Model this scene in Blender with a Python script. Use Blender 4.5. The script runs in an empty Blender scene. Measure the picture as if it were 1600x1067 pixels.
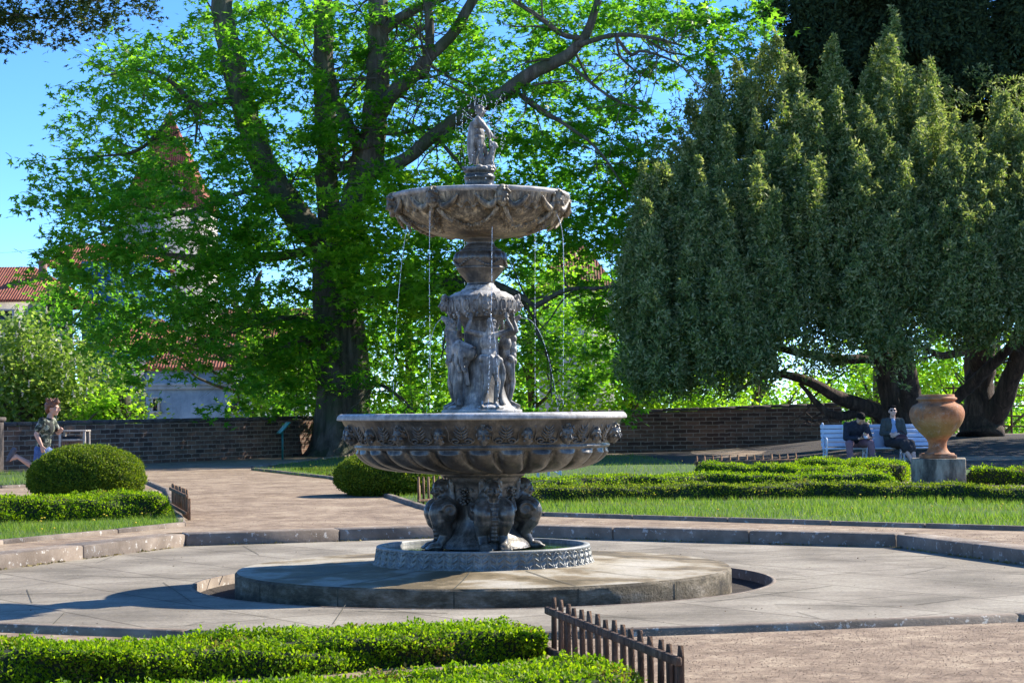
import bpy, math, random
import numpy as np
from mathutils import Vector, Matrix, Euler
from mathutils.geometry import delaunay_2d_cdt

C = bpy.context
SC = C.scene
COL = SC.collection
R = math.radians
rng = np.random.default_rng(7)
random.seed(7)

# ------------------------------------------------------------------ camera
F_PX, CAM_H = 3050.0, 1.43
cam_d = bpy.data.cameras.new("camera")
cam = bpy.data.objects.new("camera", cam_d)
COL.objects.link(cam)
cam_d.sensor_width = 36.0
cam_d.lens = F_PX / 1600.0 * 36.0
cam_d.clip_start = 0.1
cam_d.clip_end = 3000
PITCH = math.atan((644.5 - 533.5) / F_PX)
CM = Matrix.Translation((0, 0, CAM_H)) @ Matrix.Rotation(R(90) + PITCH, 4, 'X') @ Matrix.Rotation(R(-0.6), 4, 'Z')
cam.matrix_world = CM
SC.camera = cam

# ------------------------------------------------------------------ world, sun, exposure
SUN_EL, SUN_AZ = 34.5, 59.0           # azimuth measured clockwise from +Y
W = bpy.data.worlds.new("World")
SC.world = W
W.use_nodes = True
wn = W.node_tree
bg = wn.nodes["Background"]
sky = wn.nodes.new("ShaderNodeTexSky")
sky.sky_type = 'NISHITA'
sky.sun_disc = False
sky.sun_elevation = R(SUN_EL)
sky.sun_rotation = R(SUN_AZ)
sky.air_density = 0.75
sky.dust_density = 0.0
sky.altitude = 3500
sky.ozone_density = 4.0
gm = wn.nodes.new("ShaderNodeHueSaturation")
gm.inputs["Saturation"].default_value = 1.16
gm.inputs["Hue"].default_value = 0.502
wn.links.new(sky.outputs[0], gm.inputs["Color"])
wn.links.new(gm.outputs[0], bg.inputs[0])
bg.inputs[1].default_value = 0.165
sd = bpy.data.lights.new("sun", 'SUN')
sd.energy = 4.7
sd.angle = R(0.5)
sd.color = (1.0, 0.93, 0.82)
sun = bpy.data.objects.new("sun", sd)
COL.objects.link(sun)
sv = Vector((math.sin(R(SUN_AZ)) * math.cos(R(SUN_EL)), math.cos(R(SUN_AZ)) * math.cos(R(SUN_EL)), math.sin(R(SUN_EL))))
sun.rotation_euler = sv.to_track_quat('Z', 'Y').to_euler()
SC.view_settings.view_transform = 'Standard'
SC.view_settings.look = 'None'
SC.view_settings.gamma = 1.0
SC.view_settings.exposure = 1.12
SC.render.engine = 'CYCLES'
SC.cycles.max_bounces = 10
SC.cycles.diffuse_bounces = 5
SC.cycles.transparent_max_bounces = 8

# ------------------------------------------------------------------ photo pixel -> world point
def ray(px, py):
    v = Vector(((px - 800) / F_PX, -(py - 533.5) / F_PX, -1.0))
    return CM.to_3x3() @ v
def P(px, py, d):
    v = ray(px, py); s = d / v.y
    return Vector((v.x * s, d, CAM_H + v.z * s))
def G(px, py, z=0.13):
    v = ray(px, py); s = (z - CAM_H) / v.z
    return Vector((v.x * s, v.y * s, z))

# ------------------------------------------------------------------ object helpers
def tag(o, label=None, cat=None, group=None, kind=None):
    if label: o["label"] = label
    if cat: o["category"] = cat
    if group: o["group"] = group
    if kind: o["kind"] = kind
    return o
def empty(name, loc=(0, 0, 0), label=None, cat=None, group=None, rz=0):
    o = bpy.data.objects.new(name, None)
    o.empty_display_size = 0.2
    COL.objects.link(o); o.location = loc; o.rotation_euler = (0, 0, rz)
    return tag(o, label, cat, group)

class MB:
    """collects numpy vertices and faces of equal or mixed size"""
    def __init__(s):
        s.v = []; s.f = []; s.n = 0; s.m = []
    def add(s, v, f, mi=0):
        v = np.asarray(v, dtype=np.float64).reshape(-1, 3)
        s.v.append(v)
        f = [np.asarray(x, dtype=np.int64) + s.n for x in ([f] if isinstance(f, np.ndarray) else f)]
        if len(f) and f[0].ndim == 2:
            for a in f: s.f.append((a, mi))
        else:
            by = {}
            for a in f: by.setdefault(len(a), []).append(a)
            for k, l in by.items(): s.f.append((np.array(l), mi))
        s.n += len(v)
        return s
    def mesh(s, name, smooth=True):
        me = bpy.data.meshes.new(name)
        V = np.concatenate(s.v) if s.v else np.zeros((0, 3))
        me.vertices.add(len(V)); me.vertices.foreach_set("co", V.astype(np.float32).ravel())
        loops = np.concatenate([a.ravel() for a, _ in s.f]).astype(np.int32)
        tot = np.concatenate([np.full(len(a), a.shape[1]) for a, _ in s.f]).astype(np.int32)
        mi = np.concatenate([np.full(len(a), m) for a, m in s.f]).astype(np.int32)
        st = np.concatenate([[0], np.cumsum(tot)[:-1]]).astype(np.int32)
        me.loops.add(len(loops)); me.loops.foreach_set("vertex_index", loops)
        me.polygons.add(len(tot)); me.polygons.foreach_set("loop_start", st)
        me.polygons.foreach_set("material_index", mi)
        if smooth: me.polygons.foreach_set("use_smooth", np.ones(len(tot), dtype=bool))
        me.update(calc_edges=True)
        return me
    def build(s, name, mats, parent=None, smooth=False, loc=None):
        me = s.mesh(name, smooth)
        for m in (mats if isinstance(mats, (list, tuple)) else [mats]): me.materials.append(m)
        o = bpy.data.objects.new(name, me); COL.objects.link(o)
        if parent is not None: o.parent = parent
        if loc is not None: o.location = loc
        return o

def box(mb, c, s, rz=0.0, mi=0, rot=None, bev=0.0):
    """box centred at c, full size s; bev chamfers the vertical and horizontal edges"""
    hx, hy, hz = s[0] / 2, s[1] / 2, s[2] / 2
    if bev <= 0:
        v = np.array([(x * hx, y * hy, z * hz) for z in (-1, 1) for y in (-1, 1) for x in (-1, 1)], float)
        f = [(0, 2, 3, 1), (4, 5, 7, 6), (0, 1, 5, 4), (2, 6, 7, 3), (0, 4, 6, 2), (1, 3, 7, 5)]
    else:
        b = min(bev, hx * .9, hy * .9, hz * .9)
        def ringp(ax, ay, z):
            return [(ax, -ay + b, z), (ax, ay - b, z), (ax - b, ay, z), (-ax + b, ay, z), (-ax, ay - b, z), (-ax, -ay + b, z), (-ax + b, -ay, z), (ax - b, -ay, z)]
        v = []
        for ax, ay, z in ((hx - b, hy - b, -hz), (hx, hy, -hz + b), (hx, hy, hz - b), (hx - b, hy - b, hz)):
            v += ringp(ax, ay, z)
        v = np.array(v)
        f = [tuple(range(7, -1, -1)), tuple(range(24, 32))]
        for k in range(3):
            for i in range(8):
                j = (i + 1) % 8
                f.append((k * 8 + i, k * 8 + j, k * 8 + 8 + j, k * 8 + 8 + i))
    M = rot if rot is not None else Matrix.Rotation(rz, 3, 'Z')
    v = v @ np.array(M).T + np.array(c)
    mb.add(v, [np.array(x) for x in f], mi)
    return mb

def lathe(mb, prof, n=96, fn=None, c=(0, 0, 0), mi=0, cap=True, sub=1):
    """prof: list of (r,z) bottom->top or along the surface; fn(theta, r, z, s)->(r,z)"""
    prof = np.array(prof, float)
    if sub > 1:
        seg = np.linalg.norm(np.diff(prof, axis=0), axis=1)
        s = np.concatenate([[0], np.cumsum(seg)])
        t = np.unique(np.concatenate([s] + [np.linspace(s[i], s[i + 1], sub + 1) for i in range(len(seg))]))
        prof = np.stack([np.interp(t, s, prof[:, 0]), np.interp(t, s, prof[:, 1])], 1)
    th = np.linspace(0, 2 * np.pi, n, endpoint=False)
    Rr, T = np.meshgrid(prof[:, 0], th, indexing='ij')
    Z = np.repeat(prof[:, 1][:, None], n, 1)
    if fn is not None: Rr, Z = fn(T, Rr, Z)
    v = np.stack([Rr * np.cos(T) + c[0], Rr * np.sin(T) + c[1], Z + c[2]], -1).reshape(-1, 3)
    m = len(prof)
    i = np.arange(m - 1)[:, None]; j = np.arange(n)[None, :]
    a = i * n + j; b = i * n + (j + 1) % n
    f = np.stack([a, b, b + n, a + n], -1).reshape(-1, 4)
    fs = [f]
    mb.add(v, fs, mi)
    if cap:
        for k in (0, m - 1):
            if prof[k, 0] > 1e-5:
                idx = np.arange(n) + k * n
                if k == 0: idx = idx[::-1]
                base = mb.n - len(v)
                mb.f.append((np.array([idx + base]), mi))
    return mb

def smooth_prof(pts, k=6):
    """Catmull-Rom through profile points"""
    p = [np.array(q, float) for q in pts]
    p = [2 * p[0] - p[1]] + p + [2 * p[-1] - p[-2]]
    out = []
    for i in range(1, len(p) - 2):
        for t in np.linspace(0, 1, k, endpoint=False):
            a, b, c_, d = p[i - 1], p[i], p[i + 1], p[i + 2]
            out.append(0.5 * ((2 * b) + (-a + c_) * t + (2 * a - 5 * b + 4 * c_ - d) * t * t + (-a + 3 * b - 3 * c_ + d) * t ** 3))
    out.append(p[-2])
    return np.array(out)

def tube(mb, pts, rad, n=8, mi=0, smooth=0, cap=True):
    pts = np.array([tuple(p) for p in pts], float)
    rad = np.array(rad if hasattr(rad, '__len__') else [rad] * len(pts), float)
    if smooth:
        q = smooth_prof([tuple(p) + (r,) for p, r in zip(pts, rad)], smooth)
        pts, rad = q[:, :3], np.maximum(q[:, 3], 1e-4)
    t = np.gradient(pts, axis=0)
    t /= np.maximum(np.linalg.norm(t, axis=1, keepdims=True), 1e-9)
    ref = np.array([0, 0, 1.0]) if abs(t[0][2]) < .9 else np.array([1.0, 0, 0])
    u = np.cross(t[0], ref); u /= np.linalg.norm(u)
    V = []
    th = np.linspace(0, 2 * np.pi, n, endpoint=False)
    for i in range(len(pts)):
        u = u - t[i] * np.dot(u, t[i]); u /= max(np.linalg.norm(u), 1e-9)
        w = np.cross(t[i], u)
        V.append(pts[i] + rad[i] * (np.cos(th)[:, None] * u + np.sin(th)[:, None] * w))
    V = np.concatenate(V)
    m = len(pts)
    i = np.arange(m - 1)[:, None]; j = np.arange(n)[None, :]
    a = i * n + j; b = i * n + (j + 1) % n
    mb.add(V, [np.stack([a, b, b + n, a + n], -1).reshape(-1, 4)], mi)
    if cap:
        base = mb.n - len(V)
        mb.f.append((np.array([np.arange(n)[::-1] + base]), mi))
        mb.f.append((np.array([np.arange(n) + base + (m - 1) * n]), mi))
    return mb

def ellipsoid(mb, c, r, rot=None, nu=16, nv=10, mi=0):
    if not hasattr(r, '__len__'): r = (r, r, r)
    ph = np.linspace(0.02, np.pi - 0.02, nv)
    prof = np.stack([np.sin(ph), -np.cos(ph)], 1)
    th = np.linspace(0, 2 * np.pi, nu, endpoint=False)
    v = np.stack([prof[:, 0][:, None] * np.cos(th), prof[:, 0][:, None] * np.sin(th), np.repeat(prof[:, 1][:, None], nu, 1)], -1).reshape(-1, 3) * np.array(r)
    if rot is not None: v = v @ np.array(rot.to_3x3() if hasattr(rot, 'to_3x3') else rot).T
    v = v + np.array(tuple(c))
    i = np.arange(nv - 1)[:, None]; j = np.arange(nu)[None, :]
    a = i * nu + j; b = i * nu + (j + 1) % nu
    base = mb.n
    mb.add(v, [np.stack([a, b, b + nu, a + nu], -1).reshape(-1, 4)], mi)
    mb.f.append((np.array([np.arange(nu)[::-1] + base]), mi))
    mb.f.append((np.array([np.arange(nu) + base + (nv - 1) * nu]), mi))
    return mb

def cap_(mb, a, b, ra, rb=None, n=12):
    """tapered capsule a->b"""
    if rb is None: rb = ra
    a = np.array(tuple(a), float); b = np.array(tuple(b), float)
    t = b - a; L = max(np.linalg.norm(t), 1e-6); t /= L
    pts, rad = [], []
    for k in np.linspace(-1, 0, 5)[:-1]:
        pts.append(a + t * ra * np.sin(k * np.pi / 2) * .98); rad.append(ra * max(np.cos(k * np.pi / 2), .05))
    pts.append(a); rad.append(ra); pts.append(b); rad.append(rb)
    for k in np.linspace(0, 1, 5)[1:]:
        pts.append(b + t * rb * np.sin(k * np.pi / 2) * .98); rad.append(rb * max(np.cos(k * np.pi / 2), .05))
    return tube(mb, pts, rad, n)

def fuse(mb, voxel=0.01, smooth=3, name="fused", decim=None):
    """one continuous skin over everything in mb (voxel remesh); returns a mesh"""
    me = mb.mesh(name, False)
    o = bpy.data.objects.new(name, me); COL.objects.link(o)
    m = o.modifiers.new("r", 'REMESH'); m.mode = 'VOXEL'; m.voxel_size = voxel; m.use_smooth_shade = True
    if smooth:
        s = o.modifiers.new("s", 'SMOOTH'); s.iterations = smooth; s.factor = 0.5
    if decim:
        d = o.modifiers.new("d", 'DECIMATE'); d.ratio = decim
    dg = C.evaluated_depsgraph_get()
    out = bpy.data.meshes.new_from_object(o.evaluated_get(dg))
    out.name = name
    bpy.data.objects.remove(o); bpy.data.meshes.remove(me)
    out.polygons.foreach_set("use_smooth", np.ones(len(out.polygons), dtype=bool))
    return out
def from_mesh(name, me, mat, parent=None, loc=None, rot=None, scale=None):
    if not me.materials: me.materials.append(mat)
    me.name = name
    o = bpy.data.objects.new(name, me); COL.objects.link(o)
    if parent is not None: o.parent = parent
    if loc is not None: o.location = loc
    if rot is not None: o.rotation_euler = rot
    if scale is not None: o.scale = (scale,) * 3
    return o
def fused(name, mb, mat, parent=None, voxel=.01, smooth=3, **k):
    return from_mesh(name, fuse(mb, voxel, smooth, name), mat, parent, **k)
def copy_tree(o, parent=None):
    c = o.copy(); COL.objects.link(c)
    if parent is not None: c.parent = parent
    for ch in list(o.children): copy_tree(ch, c)
    return c

# ------------------------------------------------------------------ materials
def rgb(c): return (c[0], c[1], c[2], 1.0)
class NT:
    def __init__(s, name):
        s.m = bpy.data.materials.new(name); s.m.use_nodes = True
        s.t = s.m.node_tree; s.b = s.t.nodes["Principled BSDF"]; s.out = s.t.nodes["Material Output"]
        s.co = s.t.nodes.new("ShaderNodeTexCoord")
    def n(s, typ, **k):
        x = s.t.nodes.new(typ)
        for a, b in k.items():
            if a in x.inputs.keys() if hasattr(x.inputs, 'keys') else False: x.inputs[a].default_value = b
            else: setattr(x, a, b)
        return x
    def l(s, a, b): s.t.links.new(a, b)
    def vec(s, scale=(1, 1, 1), space="Object"):
        mp = s.t.nodes.new("ShaderNodeMapping"); mp.inputs["Scale"].default_value = scale
        s.l(s.co.outputs[space], mp.inputs[0]); return mp.outputs[0]
    def noise(s, scale, detail=4, rough=.6, vec=None, dist=0.0):
        x = s.t.nodes.new("ShaderNodeTexNoise"); x.inputs["Scale"].default_value = scale
        x.inputs["Detail"].default_value = detail; x.inputs["Roughness"].default_value = rough
        x.inputs["Distortion"].default_value = dist
        s.l(vec if vec is not None else s.co.outputs["Object"], x.inputs["Vector"]); return x.outputs[0]
    def voro(s, scale, vec=None, feat='F1', out="Distance"):
        x = s.t.nodes.new("ShaderNodeTexVoronoi"); x.feature = feat; x.inputs["Scale"].default_value = scale
        s.l(vec if vec is not None else s.co.outputs["Object"], x.inputs["Vector"]); return x.outputs[out]
    def ramp(s, fac, stops):
        x = s.t.nodes.new("ShaderNodeValToRGB"); e = x.color_ramp.elements
        while len(e) < len(stops): e.new(0.5)
        for el, (p, c) in zip(e, stops):
            el.position = p; el.color = rgb(c) if hasattr(c, '__len__') else (c, c, c, 1)
        s.l(fac, x.inputs[0]); return x.outputs[0]
    def mix(s, fac, a, b, blend='MIX'):
        x = s.t.nodes.new("ShaderNodeMix"); x.data_type = 'RGBA'; x.blend_type = blend
        for sock, v in ((x.inputs[0], fac), (x.inputs[6], a), (x.inputs[7], b)):
            if isinstance(v, (int, float)): sock.default_value = v
            elif isinstance(v, tuple): sock.default_value = rgb(v)
            else: s.l(v, sock)
        return x.outputs[2]
    def math(s, op, a, b=None):
        x = s.t.nodes.new("ShaderNodeMath"); x.operation = op
        for i, v in enumerate((a, b)):
            if v is None: continue
            if isinstance(v, (int, float)): x.inputs[i].default_value = v
            else: s.l(v, x.inputs[i])
        return x.outputs[0]
    def bump(s, h, strength=.5, dist=.02):
        x = s.t.nodes.new("ShaderNodeBump"); x.inputs["Strength"].default_value = strength
        x.inputs["Distance"].default_value = dist; s.l(h, x.inputs["Height"]); s.l(x.outputs[0], s.b.inputs["Normal"]); return x
    def color(s, c):
        if isinstance(c, tuple): s.b.inputs["Base Color"].default_value = rgb(c)
        else: s.l(c, s.b.inputs["Base Color"])
    def set(s, **k):
        for a, v in k.items():
            i = s.b.inputs[a.replace('_', ' ')]
            if isinstance(v, (int, float, tuple)): i.default_value = v
            else: s.l(v, i)
        return s

def simple(name, a, b, scale=6, rough=.7, bump=.2, bscale=None, metal=0.0, detail=5, bd=.01, stops=(.35, .68)):
    n = NT(name)
    f = n.noise(scale, detail, .65)
    n.color(n.ramp(f, [(stops[0], a), (stops[1], b)]))
    n.set(Roughness=rough, Metallic=metal)
    if bump: n.bump(n.noise(bscale or scale * 5, 4, .6), bump, bd)
    return n.m

def gravel_mat():
    n = NT("pink gravel")
    big = n.noise(.9, 5, .75); mid = n.noise(5, 5, .7)
    c = n.ramp(n.math('ADD', n.math('MULTIPLY', big, .5), n.math('MULTIPLY', mid, .5)), [(.40, (.17, .112, .066)), (.50, (.28, .198, .125)), (.60, (.42, .32, .21))])
    v = n.noise(34, 7, .95); sp = n.ramp(v, [(.38, .48), (.61, 1.38)])
    c = n.mix(.85, c, sp, 'MULTIPLY')
    deb = n.ramp(n.noise(26, 6, .9), [(.54, 1.0), (.63, .42)])
    c = n.mix(.7, c, deb, 'MULTIPLY')
    n.color(c); n.set(Roughness=.95)
    n.bump(n.noise(70, 4, .8), .35, .004)
    return n.m
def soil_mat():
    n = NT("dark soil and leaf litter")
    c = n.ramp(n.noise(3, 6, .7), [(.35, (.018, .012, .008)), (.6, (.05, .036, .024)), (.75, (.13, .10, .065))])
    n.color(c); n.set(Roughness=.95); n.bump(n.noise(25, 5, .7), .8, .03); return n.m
def paving_mat():
    n = NT("sandstone paving")
    v = n.vec((1, 1, 1))
    big = n.noise(.9, 5, .6, v); fine = n.noise(30, 5, .7, v)
    c = n.ramp(big, [(.34, (.19, .162, .115)), (.5, (.33, .285, .215)), (.64, (.44, .39, .30))])
    streak = n.noise(5, 4, .7, n.vec((.25, 2.2, 1)))
    c = n.mix(.5, c, n.ramp(streak, [(.35, .72), (.6, 1.08)]), 'MULTIPLY')
    c = n.mix(.7, c, n.ramp(fine, [(.35, .62), (.6, 1.12)]), 'MULTIPLY')
    c = n.mix(n.ramp(n.noise(2.3, 6, .8, v), [(.60, 0.0), (.68, .45)]), c, (.12, .10, .075))
    bt = n.t.nodes.new("ShaderNodeTexBrick"); bt.offset = .37; bt.squash = 1.3; bt.squash_frequency = 3
    wv = n.t.nodes.new("ShaderNodeMapping"); wv.inputs["Rotation"].default_value = (0, 0, .95); n.l(n.co.outputs["Object"], wv.inputs[0]); n.l(wv.outputs[0], bt.inputs["Vector"])
    for a_, b_ in (("Scale", 1.0), ("Brick Width", 1.75), ("Row Height", .95), ("Mortar Size", .015), ("Mortar Smooth", .2)): bt.inputs[a_].default_value = b_
    bt.inputs["Color1"].default_value = (1, 1, 1, 1); bt.inputs["Color2"].default_value = (.70, .68, .65, 1); bt.inputs["Mortar"].default_value = (.35, .32, .27, 1)
    c = n.mix(.8, c, bt.outputs[0], 'MULTIPLY')
    sp = n.ramp(n.voro(6.0, v), [(.0, .25), (.05, 1.0)])
    c = n.mix(.6, c, sp, 'MULTIPLY')
    n.color(c); n.set(Roughness=.85)
    n.bump(n.math('ADD', n.noise(60, 4, .7), n.noise(4, 4, .6)), .45, .012); return n.m
def kerb_mat():
    n = NT("brown sandstone kerb")
    c = n.ramp(n.noise(2.5, 5, .65), [(.35, (.14, .105, .075)), (.55, (.225, .175, .13)), (.72, (.33, .27, .205))])
    lich = n.ramp(n.noise(13, 3, .75), [(.60, 0.0), (.66, 1.0)])
    c = n.mix(n.math('MULTIPLY', lich, .55), c, (.62, .60, .54))
    n.color(c); n.set(Roughness=.9); n.bump(n.noise(40, 5, .7), .5, .012); return n.m
def platform_mat():
    n = NT("wet mossy sandstone")
    w = n.noise(1.1, 4, .6, n.vec((1, 1, .3)))
    c = n.ramp(w, [(.40, (.15, .112, .055)), (.47, (.25, .19, .105)), (.53, (.40, .35, .26)), (.68, (.50, .455, .37))])
    c = n.mix(.55, c, n.ramp(n.noise(24, 5, .75), [(.3, .55), (.62, 1.15)]), 'MULTIPLY')
    n.color(c)
    n.set(Roughness=n.ramp(w, [(.40, .55), (.52, .9)])); n.bump(n.noise(45, 5, .7), .6, .012); return n.m
def platform_side_mat():
    n = NT("damp mossy stone block")
    c = n.ramp(n.noise(3.2, 6, .75, n.vec((1, 1, 2.5))), [(.36, (.04, .030, .015)), (.50, (.115, .088, .048)), (.62, (.23, .185, .12)), (.74, (.40, .35, .26))])
    n.color(c); n.set(Roughness=.85); n.bump(n.noise(35, 6, .75), 1.0, .02); return n.m
def metal_stone(name, dark, mid, light, streaks=0.0, rough=.5, metal=0.0, scale=5, bump=.35):
    n = NT(name)
    g = n.t.nodes.new("ShaderNodeNewGeometry")
    f = n.noise(scale, 6, .7)
    c = n.ramp(f, [(.33, dark), (.5, mid), (.70, light)])
    if streaks:
        st = n.noise(34, 4, .75, n.vec((1, 1, .10)))
        c = n.mix(streaks, c, n.ramp(st, [(.38, (.40, .36, .30)), (.52, (1.0, 1.0, 1.0)), (.62, (2.3, 2.05, 1.6))]), 'MULTIPLY')
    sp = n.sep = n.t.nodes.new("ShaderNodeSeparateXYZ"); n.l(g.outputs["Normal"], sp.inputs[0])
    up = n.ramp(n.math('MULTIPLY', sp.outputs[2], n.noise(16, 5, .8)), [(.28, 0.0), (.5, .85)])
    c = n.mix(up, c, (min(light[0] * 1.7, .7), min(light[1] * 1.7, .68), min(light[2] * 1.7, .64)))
    n.color(c); n.set(Roughness=rough, Metallic=metal)
    n.bump(n.noise(60, 5, .7), bump, .006); return n.m
def brick_mat(name="old dark brick", sc=1.0):
    n = NT(name)
    uv = n.t.nodes.new("ShaderNodeUVMap"); uv.uv_map = "UVMap"
    d = n.noise(3, 3, .6, uv.outputs[0])
    b = n.t.nodes.new("ShaderNodeTexBrick")
    add = n.t.nodes.new("ShaderNodeVectorMath"); add.operation = 'MULTIPLY_ADD'
    nv = n.t.nodes.new("ShaderNodeTexNoise"); nv.inputs["Scale"].default_value = 6; n.l(uv.outputs[0], nv.inputs["Vector"])
    n.l(nv.outputs["Color"], add.inputs[0]); add.inputs[1].default_value = (.05, .05, 0); n.l(uv.outputs[0], add.inputs[2])
    n.l(add.outputs[0], b.inputs["Vector"])
    b.inputs["Scale"].default_value = 1.0; b.inputs["Brick Width"].default_value = .42 * sc; b.inputs["Row Height"].default_value = .125 * sc
    b.inputs["Mortar Size"].default_value = .016; b.inputs["Mortar Smooth"].default_value = .4; b.inputs["Bias"].default_value = -.1
    b.inputs["Color1"].default_value = rgb((.075, .038, .024)); b.inputs["Color2"].default_value = rgb((.24, .125, .075)); b.inputs["Mortar"].default_value = rgb((.30, .225, .165))
    c = n.mix(.6, b.outputs[0], n.ramp(n.noise(2.2, 5, .7, uv.outputs[0]), [(.32, .5), (.68, 1.6)]), 'MULTIPLY')
    n.color(c); n.set(Roughness=.92)
    inv = n.math('SUBTRACT', 1.0, b.outputs[1])
    n.bump(n.math('ADD', inv, n.noise(20, 4, .7, uv.outputs[0])), .8, .02); return n.m
def tile_mat(name="red clay roof tiles", sx=4.2, sy=3.0):
    n = NT(name)
    uv = n.t.nodes.new("ShaderNodeUVMap"); uv.uv_map = "UVMap"
    w = n.t.nodes.new("ShaderNodeTexWave"); w.inputs["Scale"].default_value = sx / 6.283 * 3.14; w.wave_profile = 'SIN'; n.l(uv.outputs[0], w.inputs["Vector"])
    w2 = n.t.nodes.new("ShaderNodeTexWave"); w2.bands_direction = 'Y'; w2.wave_profile = 'SAW'; w2.inputs["Scale"].default_value = sy / 6.283 * 3.14; n.l(uv.outputs[0], w2.inputs["Vector"])
    c = n.ramp(n.noise(2.5, 5, .8, uv.outputs[0]), [(.3, (.30, .07, .035)), (.5, (.52, .14, .07)), (.7, (.66, .26, .15))])
    c = n.mix(.7, c, n.ramp(w.outputs[0], [(.15, .35), (.6, 1.15)]), 'MULTIPLY')
    n.color(c); n.set(Roughness=.85)
    n.bump(n.math('ADD', w.outputs[0], n.math('MULTIPLY', w2.outputs[0], .5)), 1.0, .12); return n.m
def leaf_mat(name, a, b, c, trans=.45, rough=.45, tsat=1.6, spec=.35):
    n = NT(name)
    g = n.t.nodes.new("ShaderNodeNewGeometry")
    col = n.ramp(g.outputs["Random Per Island"], [(0.0, a), (.5, b), (1.0, c)])
    n.color(col); n.set(Roughness=rough); n.b.inputs["Specular IOR Level"].default_value = spec
    tr = n.t.nodes.new("ShaderNodeBsdfTranslucent")
    tc = n.mix(1.0, col, (tsat * 1.02, tsat * 1.08, tsat * .50), 'MULTIPLY'); n.l(tc, tr.inputs[0])
    ms = n.t.nodes.new("ShaderNodeMixShader"); ms.inputs[0].default_value = trans
    n.l(n.b.outputs[0], ms.inputs[1]); n.l(tr.outputs[0], ms.inputs[2]); n.l(ms.outputs[0], n.out.inputs[0]); return n.m
def bark_mat(name, a, b, c, sc=3.0, moss=None):
    n = NT(name)
    v = n.vec((1, 1, .16))
    f = n.noise(sc * 2.2, 6, .75, v, .6)
    col = n.ramp(f, [(.35, a), (.52, b), (.7, c)])
    if moss: col = n.mix(n.ramp(n.noise(1.3, 4, .6), [(.45, 0.0), (.62, .7)]), col, moss)
    n.color(col); n.set(Roughness=.95); n.bump(f, 1.0, .08); return n.m
def water_mat():
    n = NT("still dark water")
    n.color((.012, .03, .012)); n.set(Roughness=.03, IOR=1.33); n.b.inputs["Specular IOR Level"].default_value = .8
    n.bump(n.noise(9, 3, .6), .18, .02); return n.m
def jet_mat():
    n = NT("falling water")
    n.color((.95, .97, 1.0)); n.set(Roughness=.08, IOR=1.33); n.b.inputs["Transmission Weight"].default_value = .55
    return n.m

M = {}
M['gravel'] = gravel_mat(); M['soil'] = soil_mat(); M['paving'] = paving_mat(); M['kerb'] = kerb_mat()
M['platform'] = platform_mat(); M['platside'] = platform_side_mat()
M['joint'] = simple("dirty joint", (.05, .045, .03), (.12, .11, .07), 20, .95, .3)
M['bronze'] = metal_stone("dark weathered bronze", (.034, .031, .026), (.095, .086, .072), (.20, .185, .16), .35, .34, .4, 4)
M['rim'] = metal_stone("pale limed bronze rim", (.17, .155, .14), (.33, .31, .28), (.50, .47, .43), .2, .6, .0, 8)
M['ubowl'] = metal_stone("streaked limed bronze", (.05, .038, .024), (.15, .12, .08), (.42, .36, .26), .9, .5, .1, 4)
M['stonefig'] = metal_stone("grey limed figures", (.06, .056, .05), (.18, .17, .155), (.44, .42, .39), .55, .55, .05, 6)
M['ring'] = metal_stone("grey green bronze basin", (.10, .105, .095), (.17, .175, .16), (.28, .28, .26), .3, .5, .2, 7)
M['pool'] = water_mat(); M['jet'] = jet_mat()
M['brick'] = brick_mat(); M['tiles'] = tile_mat()
M['coping'] = simple("dark coping stone", (.05, .04, .035), (.13, .105, .09), 4, .95, .5, 18, bd=.02)
M['terracotta'] = None
M['wood'] = bark_mat("weathered picket wood", (.16, .085, .045), (.28, .16, .09), (.40, .26, .16), 6)
M['white'] = simple("white paint", (.68, .72, .78), (.82, .84, .86), 5, .45, .1, 40)
# ------------------------------------------------------------------ terrain and terrace
def sstep(a, b, x):
    t = min(max((x - a) / (b - a), 0), 1); return t * t * (3 - 2 * t)
UP = 0.13
WALL = [(-40.0, -18.0)]
def gz(x, y):
    z = -0.02 + (UP + .02) * sstep(14.6, 17.2, y)
    z += .42 * sstep(5, 12, x) * sstep(48, 60, y)
    return z
TERR_FAR = [(-260, 925), (-60, 897), (290, 853), (760, 838), (1400, 855), (1660, 891), (1860, 925)]
TERR_NEAR = [(1820, 945), (1590, 959), (840, 987), (560, 992), (290, 985), (-40, 973), (-260, 962)]
terr = [G(x, y, 0.0) for x, y in TERR_FAR] + [G(x, y, 0.0) for x, y in TERR_NEAR]
terr2 = [Vector((p.x, p.y)) for p in terr]
def inside(p, poly):
    x, y = p; r = False; n = len(poly)
    for i in range(n):
        a, b = poly[i], poly[(i + 1) % n]
        if (a[1] > y) != (b[1] > y) and x < (b[0] - a[0]) * (y - a[1]) / (b[1] - a[1]) + a[0]: r = not r
    return r
def offset_poly(poly, d):
    """grow a clockwise/ccw polygon by d"""
    area = sum(poly[i][0] * poly[(i + 1) % len(poly)][1] - poly[(i + 1) % len(poly)][0] * poly[i][1] for i in range(len(poly)))
    s = 1 if area > 0 else -1
    out = []; n = len(poly)
    for i in range(n):
        a, b, c = Vector(poly[i - 1]), Vector(poly[i]), Vector(poly[(i + 1) % n])
        e1 = (b - a).normalized(); e2 = (c - b).normalized()
        n1 = Vector((e1.y, -e1.x)) * s; n2 = Vector((e2.y, -e2.x)) * s
        k = (n1 + n2).normalized(); out.append(b + k * d / max(k.dot(n1), .3))
    return out
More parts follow.
